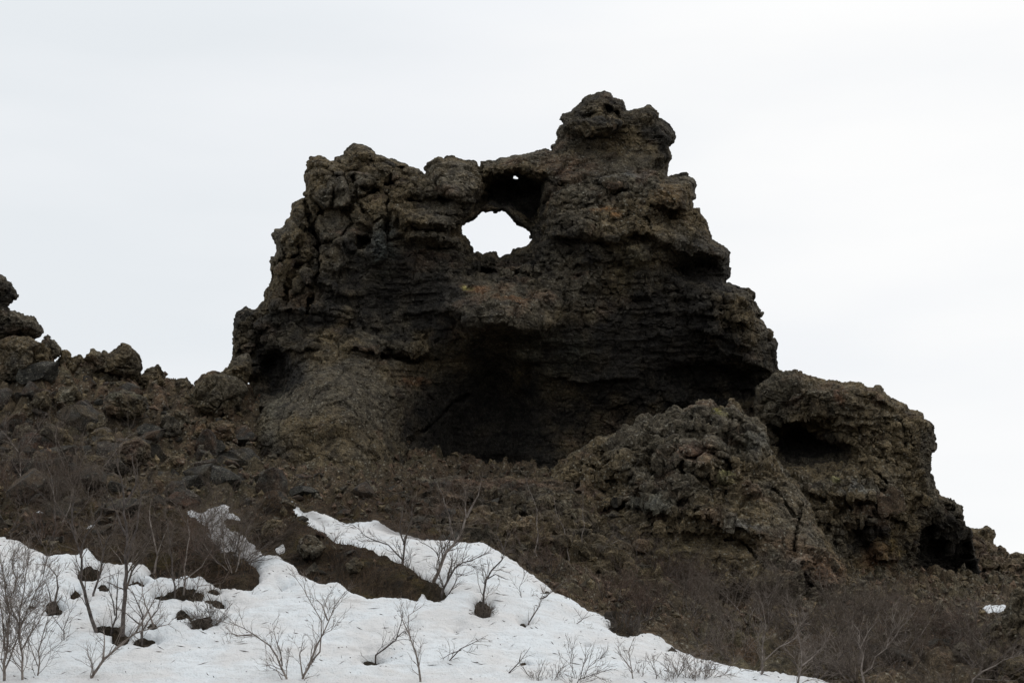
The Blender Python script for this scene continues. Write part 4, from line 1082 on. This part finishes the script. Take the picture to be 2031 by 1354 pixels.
B('birch_tree', [[(345,1200),(347,1165),(342,1110),(338,1065),(325,1020)],[(347,1150),(335,1090),(345,1040)]], 'pair of slim stems standing on the dark bank edge', .038, M_TWIG, M_DARKB, 5, .4)
B('birch_tree', [[(362,1195),(365,1150),(368,1105),(378,1060),(372,1010)],[(365,1150),(400,1125),(420,1090)],[(368,1190),(395,1160),(440,1155),(455,1130)]], 'reddish stemmed birch with branches reaching right over the bank', .04, M_TWIGR, M_PALE, 5, .4)
B('birch_tree', [[(303,1140),(312,1100),(305,1060),(298,1030),(300,990)],[(312,1100),(325,1060),(335,1030)]], 'pale short trunk before the dark left bank', .045, M_TWIG, M_PALE, 5, .4)
B('birch_shrub', [[(428,1190),(450,1180),(480,1190),(505,1200),(540,1195)],[(480,1190),(510,1220),(540,1235),(575,1245)],[(505,1200),(520,1225),(530,1240)],[(450,1180),(490,1200),(500,1235)]], 'dark low branches drooping right from the end of the bank', .03, M_TWIG, M_DARKB, 5, .3, cat='shrub')
B('shrub', [[(400,1255),(395,1235),(380,1215)],[(400,1255),(415,1225),(420,1195)],[(400,1255),(370,1245),(345,1240)],[(400,1255),(432,1240),(440,1215)],[(400,1255),(385,1265),(360,1262)]], 'dense grey bush in a melted hollow left of centre', .03, M_TWIG, M_DARKB, 12, .5, cat='shrub', start=.1)
B('birch_tree', [[(582,1375),(560,1320),(535,1280),(500,1258),(460,1235)],[(560,1320),(548,1270),(540,1235)],[(500,1258),(470,1262),(455,1255)]], 'pale forked birch at the bottom with branches reaching left', .045, M_TWIGP, M_PALE, 4.5, .4)
B('birch_tree', [[(582,1375),(610,1320),(632,1280),(650,1230),(665,1200),(685,1172)],[(610,1320),(632,1290),(636,1230),(620,1200),(600,1165),(578,1135)],[(600,1340),(595,1300),(602,1270)],[(650,1230),(640,1200),(625,1185)]], 'pale forked birch at the bottom with stems reaching right', .045, M_TWIGP, M_PALE, 4.5, .4)
B('birch_tree', [[(746,1328),(746,1300),(765,1288),(785,1265),(795,1235),(800,1215)],[(785,1265),(800,1250),(815,1262)]], 'little kinked birch rising from a small snow hollow', .035, M_DARKB, M_DARKB, 4, .35)
B('birch_tree', [[(838,1375),(828,1320),(815,1265),(808,1240),(812,1218),(835,1203)],[(815,1265),(800,1230),(792,1200)]], 'single pale wavy birch stem at bottom centre', .038, M_TWIGP, M_PALE, 4, .35)
B('fallen_branch', [[(866,1340),(885,1315),(915,1288),(940,1272),(968,1258)],[(915,1288),(890,1295),(870,1312)]], 'bare branch lying slanted on the snow', .028, M_TWIG, M_DARKB, 4, .28, cat='branch')
B('birch_tree', [[(795,1145),(799,1110),(800,1080),(795,1040),(800,1000)],[(799,1110),(770,1082),(740,1068),(710,1050),(695,1038)],[(800,1080),(815,1030),(818,990)],[(805,1140),(815,1110),(812,1085)]], 'twiggy birch on the right end of the mossy bank', .05, M_TWIG, M_DARKB, 5.5, .42)
B('birch_tree', [[(853,1165),(868,1135),(878,1110),(885,1095),(903,1075),(915,1050),(925,1025),(922,970)],[(903,1075),(890,1020),(880,980),(862,950)],[(925,1025),(950,980),(955,950)]], 'stout birch leaning right at the end of the mossy bank', .075, M_TWIG, M_PALE, 5, .42)
B('birch_tree', [[(866,1196),(878,1170),(888,1145),(900,1125),(935,1110),(965,1095)],[(888,1145),(895,1110),(898,1080)],[(880,1168),(910,1145),(940,1130)]], 'fan shaped birch right of the stout leaning one', .05, M_TWIG, M_DARKB, 6, .4)
B('birch_tree', [[(958,1215),(960,1180),(962,1150),(975,1130),(995,1112),(1000,1095),(1008,1055)],[(962,1150),(985,1140),(1010,1150)],[(1000,1095),(985,1060),(990,1030)]], 'lone birch standing in a round melted hollow', .045, M_TWIG, M_DARKB, 4.5, .38)
B('shrub', [[(957,1235),(950,1222),(945,1214)],[(957,1235),(965,1220),(970,1212)],[(957,1235),(958,1218),(957,1210)]], 'tuft of dark twigs filling the round melted hollow', .02, M_TWIG, M_DARKB, 22, .35, cat='shrub', start=.05)
B('birch_tree', [[(1030,1252),(1050,1235),(1065,1215),(1075,1190)],[(1050,1235),(1065,1260),(1075,1280)]], 'thin birch springing from a small hole right of centre', .035, M_TWIG, M_DARKB, 4.5, .38)
B('birch_tree', [[(1032,1205),(1055,1195),(1080,1182),(1110,1160),(1130,1145)],[(1036,1200),(1030,1165),(1045,1130)]], 'low branch forking over the snow below the slope edge', .03, M_TWIG, M_DARKB, 4.5, .36)
B('fallen_branch', [[(1066,1243),(1095,1240),(1130,1245),(1150,1230),(1165,1215)],[(1110,1243),(1135,1262),(1150,1280)]], 'dark flat branch lying on the snow pointing right', .028, M_TWIG, M_DARKB, 5, .32, cat='branch')
B('fallen_branch', [[(998,1362),(1010,1335),(1030,1310),(1052,1282)],[(1030,1310),(1035,1290)]], 'bare slanting stick at the bottom of the snow', .028, M_TWIG, M_DARKB, 2, .3, cat='branch')
B('shrub', [[(1240,1262),(1225,1240),(1215,1225)],[(1240,1262),(1260,1245),(1270,1230)],[(1240,1262),(1242,1240),(1240,1222)],[(1240,1262),(1215,1255),(1210,1248)]], 'dark tangled shrub in the hollow near the snow edge', .03, M_DARKB, M_DARKB, 12, .4, cat='shrub', start=.1)
B('birch_tree', [[(1252,1375),(1255,1330),(1250,1290),(1258,1262)],[(1255,1330),(1235,1300),(1225,1280)]], 'wispy pale birch low on the snow right of centre', .028, M_TWIGP, M_PALE, 5, .36)
B('birch_tree', [[(1120,1380),(1150,1350),(1175,1335),(1215,1325)],[(1150,1350),(1155,1320),(1165,1290)]], 'fine twigged birch tip poking over the bottom edge', .025, M_TWIG, M_DARKB, 5, .36)
B('shrub', [[(1340,1372),(1345,1330),(1360,1305)],[(1340,1372),(1380,1335),(1420,1325)],[(1350,1372),(1400,1350),(1450,1335)],[(1340,1372),(1330,1340),(1320,1320)],[(1370,1372),(1390,1330),(1395,1300)]], 'dense grey bush on the snow at the bottom right of centre', .03, M_TWIGP, M_DARKB, 9, .5, cat='shrub', start=.1)
B('shrub', [[(1080,1375),(1060,1350),(1045,1335)],[(1080,1375),(1100,1345),(1110,1325)],[(1080,1375),(1070,1340),(1072,1325)]], 'small dark brush at the bottom edge of the snow', .025, M_TWIG, M_DARKB, 9, .4, cat='shrub', start=.1)
B('birch_tree', [[(1092,1128),(1068,1115),(1061,1095),(1066,1060),(1064,1010),(1050,970),(1042,945)]], 'thin pale s shaped birch before the bank under the cave', .03, M_TWIG, M_PALE, 3, .3, group='birches on the dark bank', yoff=-1.4)
B('birch_tree', [[(1130,1125),(1125,1090),(1118,1050),(1105,1020),(1098,985)],[(1125,1090),(1135,1070),(1140,1050)]], 'thin pale birch second right of the s shaped one', .03, M_TWIG, M_PALE, 3, .3, group='birches on the dark bank', yoff=-1.4)
B('birch_tree', [[(1150,1120),(1153,1080),(1159,1040),(1156,1000),(1158,965)]], 'straight white birch wand on the dark bank', .026, M_TWIG, M_PALE, 2.5, .3, group='birches on the dark bank', yoff=-1.4)
B('birch_tree', [[(1180,1115),(1200,1085),(1215,1060)],[(1200,1085),(1240,1065),(1250,1040)]], 'low thin birch right of the white wand', .024, M_TWIG, M_PALE, 4, .35, group='birches on the dark bank', yoff=-1.4)
B('birch_tree', [[(1720,1385),(1714,1350),(1708,1325),(1711,1300),(1703,1275),(1704,1255),(1692,1235)],[(1712,1335),(1728,1322),(1737,1300),(1757,1285),(1766,1262),(1776,1240),(1769,1215),(1772,1195)],[(1706,1285),(1725,1250),(1740,1230)],[(1760,1280),(1800,1230),(1820,1205)]], 'whitish forked birch standing out of the right thicket', .036, M_TWIGP, M_PALE, 4, .4, group='birches in the right thicket', yoff=-1)
B('birch_tree', [[(1905,1390),(1930,1345),(1970,1320),(2010,1300),(2031,1290)],[(1930,1345),(1960,1345),(2000,1350)]], 'pale birch arching right at the bottom right corner', .04, M_TWIGP, M_PALE, 4.5, .4, group='birches in the right thicket', yoff=-.5)
B('birch_tree', [[(1500,1360),(1515,1320),(1510,1280),(1520,1240),(1512,1200)],[(1515,1310),(1545,1285),(1580,1260),(1600,1215)]], 'grey slender birch at the left side of the right thicket', .035, M_TWIGP, M_PALE, 5, .42, group='birches in the right thicket')
B('birch_tree', [[(1575,1385),(1590,1320),(1585,1260),(1575,1200)],[(1590,1320),(1625,1290),(1650,1250)]], 'grey birch in the middle of the right thicket', .035, M_TWIGP, M_PALE, 5, .42, group='birches in the right thicket')
B('birch_tree', [[(1990,1255),(1975,1225),(1965,1200),(1985,1175),(1990,1150)]], 'single light twig beside the far snow patch', .02, M_TWIGP, M_PALE, 2, .25, group='birches in the right thicket')
B('birch_tree', [[(45,955),(40,900),(20,870),(0,850)],[(40,900),(70,860),(90,830)],[(45,930),(20,905),(-5,895)]], 'pale bare birch before the left slope at the picture edge', .04, M_TWIGP, M_PALE, 5, .45, group='birches on the left slope', yoff=-1)
B('birch_tree', [[(20,1200),(30,1150),(25,1110),(40,1070)],[(30,1150),(55,1120),(60,1090)]], 'twiggy birch at the top left snow edge by the picture border', .03, M_TWIG, M_DARKB, 5, .45)
B('birch_tree', [[(130,1290),(125,1250),(140,1215),(130,1180)],[(125,1250),(105,1220),(95,1200)]], 'faint thin birch between the pale clump and the bowed birch', .022, M_TWIGP, M_DARKB, 5, .4)
B('birch_shrub', [[(470,1300),(500,1285),(520,1262)],[(470,1300),(455,1270),(462,1250)]], 'wispy low twigs left of the forked birch', .018, M_TWIGP, M_DARKB, 6, .35, cat='shrub')
B('birch_shrub', [[(640,1110),(625,1090),(612,1065)],[(640,1110),(655,1090),(668,1062)],[(640,1110),(640,1085),(645,1060)]], 'thin reddish twigs fanning from the mossy bank', .02, M_TWIGR, M_DARKB, 6, .4, cat='shrub')
B('birch_shrub', [[(900,1320),(915,1300),(940,1290)],[(900,1320),(885,1300),(870,1295)]], 'sparse twigs under the slanted bare branch', .016, M_TWIG, M_DARKB, 6, .35, cat='shrub')
B('birch_shrub', [[(1140,1370),(1165,1320),(1200,1300)],[(1150,1350),(1135,1320),(1130,1290)]], 'spidery shrub at the lower right of the snow', .02, M_TWIG, M_DARKB, 6, .42, cat='shrub')
B('birch_shrub', [[(1290,1372),(1300,1340),(1290,1310)],[(1290,1372),(1270,1345),(1262,1325)]], 'thin twig cluster left of the dense bottom bush', .02, M_TWIG, M_DARKB, 6, .4, cat='shrub')
print('birches', round(time.time() - T0, 1))

# shrub shapes copied through the thickets
def shrub_proto(seed, h, ns, tw, tk, flat=.9):
    random.seed(seed)
    tb, cb = Tubes(), Tubes()
    for k in range(ns):
        a = random.uniform(0, 6.28)
        d = Vector((math.cos(a) * flat, math.sin(a) * flat * .8, 1)).normalized()
        L = h * random.uniform(.6, 1.1)
        n = 7
        pts = [Vector((math.cos(a) * .05, math.sin(a) * .05, -.15))]
        for i in range(n):
            d = (d + rv() * .34 + Vector((0, 0, .02))).normalized()
            pts.append(pts[-1] + d * L / n)
        tb.tube(pts, .02, .006, 4)
        for j in range(int(6 * L) + 2):
            t = random.uniform(.2, 1)
            i = min(int(t * n), n - 1)
            ax = rv()
            d0 = (pts[i + 1] - pts[i]).normalized()
            branch(cb, pts[i + 1], (d0 + (ax - ax.project(d0)) * .9).normalized(), h * random.uniform(.3, .65), .008, 2, .0, 4.2, 1.0)
    return tb.mesh('trunk', tk), cb.mesh('crown', tw)
SP = [shrub_proto(500, 1.5, 7, M_TWIG, M_DARKB), shrub_proto(501, 1.9, 6, M_TWIG, M_DARKB), shrub_proto(502, 1.2, 9, M_TWIGR, M_DARKB),
      shrub_proto(503, 2.3, 6, M_TWIG, M_PALE, .6), shrub_proto(504, 1.5, 8, M_TWIGP, M_PALE), shrub_proto(505, 1.0, 9, M_TWIGR, M_DARKB)]
def thicket(n, poly, kinds, group, label, s0=.7, s1=1.2, wobble=0):
    a = np.array(poly, float)
    c = 0
    for _ in range(n * 8):
        if c >= n: break
        q = (rs.uniform(a[:, 0].min(), a[:, 0].max()), rs.uniform(a[:, 1].min(), a[:, 1].max()))
        if poly_sd(np.array([q[0]]), np.array([q[1]]), poly)[0] < 0: continue
        if snow_d(np.array([q[0]]), np.array([q[1]]))[0] > -2: continue
        x, y = hit(*q)
        k = kinds[rs.randint(len(kinds))]
        r = bpy.data.objects.new('shrub', None)
        r.empty_display_size = .2
        COL.objects.link(r)
        r.location = (x, y, gz(x, y) - .03)
        r.rotation_euler = (0, 0, rs.uniform(0, 6.28))
        s = rs.uniform(s0, s1)
        r.scale = (s, s, s * rs.uniform(.8, 1.1))
        tag(r, label_for(q[0], q[1], ('tall' if s > (s0 + s1) / 2 else 'low') + ' ' + ('grey twiggy', 'grey upright', 'reddish', 'pale stemmed', 'light grey', 'russet')[k], 'shrub'), 'shrub', group)
        for nm, me in zip(('trunk', 'crown'), SP[k]):
            obj(nm, me, r)
        c += 1
thicket(34, [(1290,1225),(1400,1215),(1700,1240),(1850,1265),(2060,1310),(2060,1400),(1640,1380),(1540,1335),(1400,1300),(1330,1275)], [0,1,3,4], 'shrubs of the right thicket', '', .5, .85)
thicket(20, [(1700,1200),(1850,1210),(1950,1260),(2031,1285),(2031,1340),(1800,1310),(1700,1270)], [2,5,0], 'reddish shrubs of the right slope', 'reddish leafless shrub on the right slope behind the thicket', .5, .9)
thicket(26, [(1020,1110),(1150,1120),(1330,1160),(1420,1200),(1300,1240),(1180,1200),(1080,1150)], [0,1,5,2], 'shrubs along the upper snow edge', 'leafless shrub in the dark strip along the upper snow edge', .55, .95)
thicket(18, [(-30,1000),(120,990),(300,1030),(380,1040),(480,1120),(500,1165),(420,1160),(300,1130),(220,1120),(160,1080),(100,1105),(-30,1060)], [0,1,2,3], 'shrubs of the left thicket', '', .5, .9)
thicket(9, [(-30,860),(60,860),(120,960),(300,980),(300,1020),(100,1000),(-30,1000)], [2,5,3], 'reddish shrubs of the left slope', 'reddish leafless shrub on the rubble of the left slope', .6, 1.0)
thicket(14, [(700,985),(820,990),(1000,960),(1150,1000),(1250,1080),(1200,1130),(1040,1100),(960,1070),(860,1050),(780,1020)], [2,5], 'shrubs on the bank below the arch', 'red brown leafless shrub on the bank below the arch', .5, .85)
print('thickets', round(time.time() - T0, 1))

# dead grass, moss and heather on the dark banks: nobody could count it
def tufts():
    n = 26000
    xs, ys = rs.uniform(-17, 18, n * 3), rs.uniform(40, 58, n * 3)
    g = ground_smooth(xs, ys)
    a, b = proj(xs, ys, g)
    sd_ = snow_d(a, b)
    wgt = np.where(((b > 1000) & (a < 950)) | ((b > 1130) & (a < 1260)), 1.0, .12) + .35 * (a > 1000) * (b > 1080) + .7 * ell(a, b, 1000, 1020, 300, 100)
    ok = (sd_ < -1) & (rs.rand(n * 3) < wgt)
    ok_i = np.nonzero(ok)[0][:n]
    bsel = b[ok_i]
    xs, ys = xs[ok][:n], ys[ok][:n]
    n = len(xs)
    zs = np.array([gz(p, q) for p, q in zip(xs, ys)])
    h = rs.uniform(.06, .2, n) * np.where(bsel > 1140, 1.5, 1.0)
    an = rs.uniform(0, 6.28, n)
    wd = rs.uniform(.006, .014, n)
    lx, ly = rs.normal(0, .5, n) * h, rs.normal(0, .5, n) * h
    c, s = np.cos(an) * wd, np.sin(an) * wd
    V = np.stack([np.c_[xs - c, ys - s, zs - .02], np.c_[xs + c, ys + s, zs - .02], np.c_[xs + lx, ys + ly, zs + h]], 1).reshape(-1, 3)
    F = np.arange(n * 3).reshape(-1, 3)
    m, t, bb = nodes_mat('dead_grass')
    at = nd(t, 'ShaderNodeAttribute', attribute_name='tint')
    t.links.new(at.outputs['Color'], bb.inputs['Base Color'])
    bb.inputs['Roughness'].default_value = .95
    r_ = rs.rand(n, 1)
    col = np.array([.036, .022, .012]) + (np.array([.075, .046, .024]) - np.array([.036, .022, .012])) * r_
    me = mesh_np('dead_grass', V, F, m, False, {'tint': np.repeat(col, 3, 0)})
    tag(obj('dead_grass', me), 'brown dead grass and heather on the dark banks', kind='stuff')
tufts()
def litter():
    n = 2600
    xs, ys = rs.uniform(-15, 8, n), rs.uniform(34, 49, n)
    g = ground_smooth(xs, ys)
    a, b = proj(xs, ys, g)
    sd_ = snow_d(a, b)
    ok = (sd_ > 3) & (rs.rand(n) < .25 + .75 * np.exp(-sd_ / 25))
    xs, ys = xs[ok], ys[ok]
    n = len(xs)
    dg = bpy.context.evaluated_depsgraph_get()
    so = [o for o in COL.objects if o.name == 'snow'][0]
    zs = np.array([(lambda h: h[1].z if h[0] else -50)(so.ray_cast(Vector((p, q, 60)), Vector((0, 0, -1)), depsgraph=dg)) for p, q in zip(xs, ys)])
    L = .02 + .16 * rs.rand(n) ** 2.5
    an = rs.uniform(0, 3.14, n)
    wd = rs.uniform(.004, .012, n)
    dx, dy = np.cos(an) * L, np.sin(an) * L
    nx, ny = -np.sin(an) * wd, np.cos(an) * wd
    sl = .42
    V = np.stack([np.c_[xs - dx, ys - dy, zs - dy * sl + .01], np.c_[xs + nx, ys + ny, zs + ny * sl + .004], np.c_[xs + dx, ys + dy, zs + dy * sl + .02], np.c_[xs, ys, zs + .022]], 1).reshape(-1, 3)
    k = 4 * np.arange(n)[:, None]
    F = np.concatenate([k + np.array([[0, 1, 3]]), k + np.array([[1, 2, 3]]), k + np.array([[0, 3, 2]])])
    F = F[(V[F[:, 0], 2] > -10)]
    tag(obj('twig_litter', mesh_np('twig_litter', V, F, M_DARKB)), 'tiny dark twigs and specks fallen on the snow', kind='stuff')
litter()
print('done', round(time.time() - T0, 1))
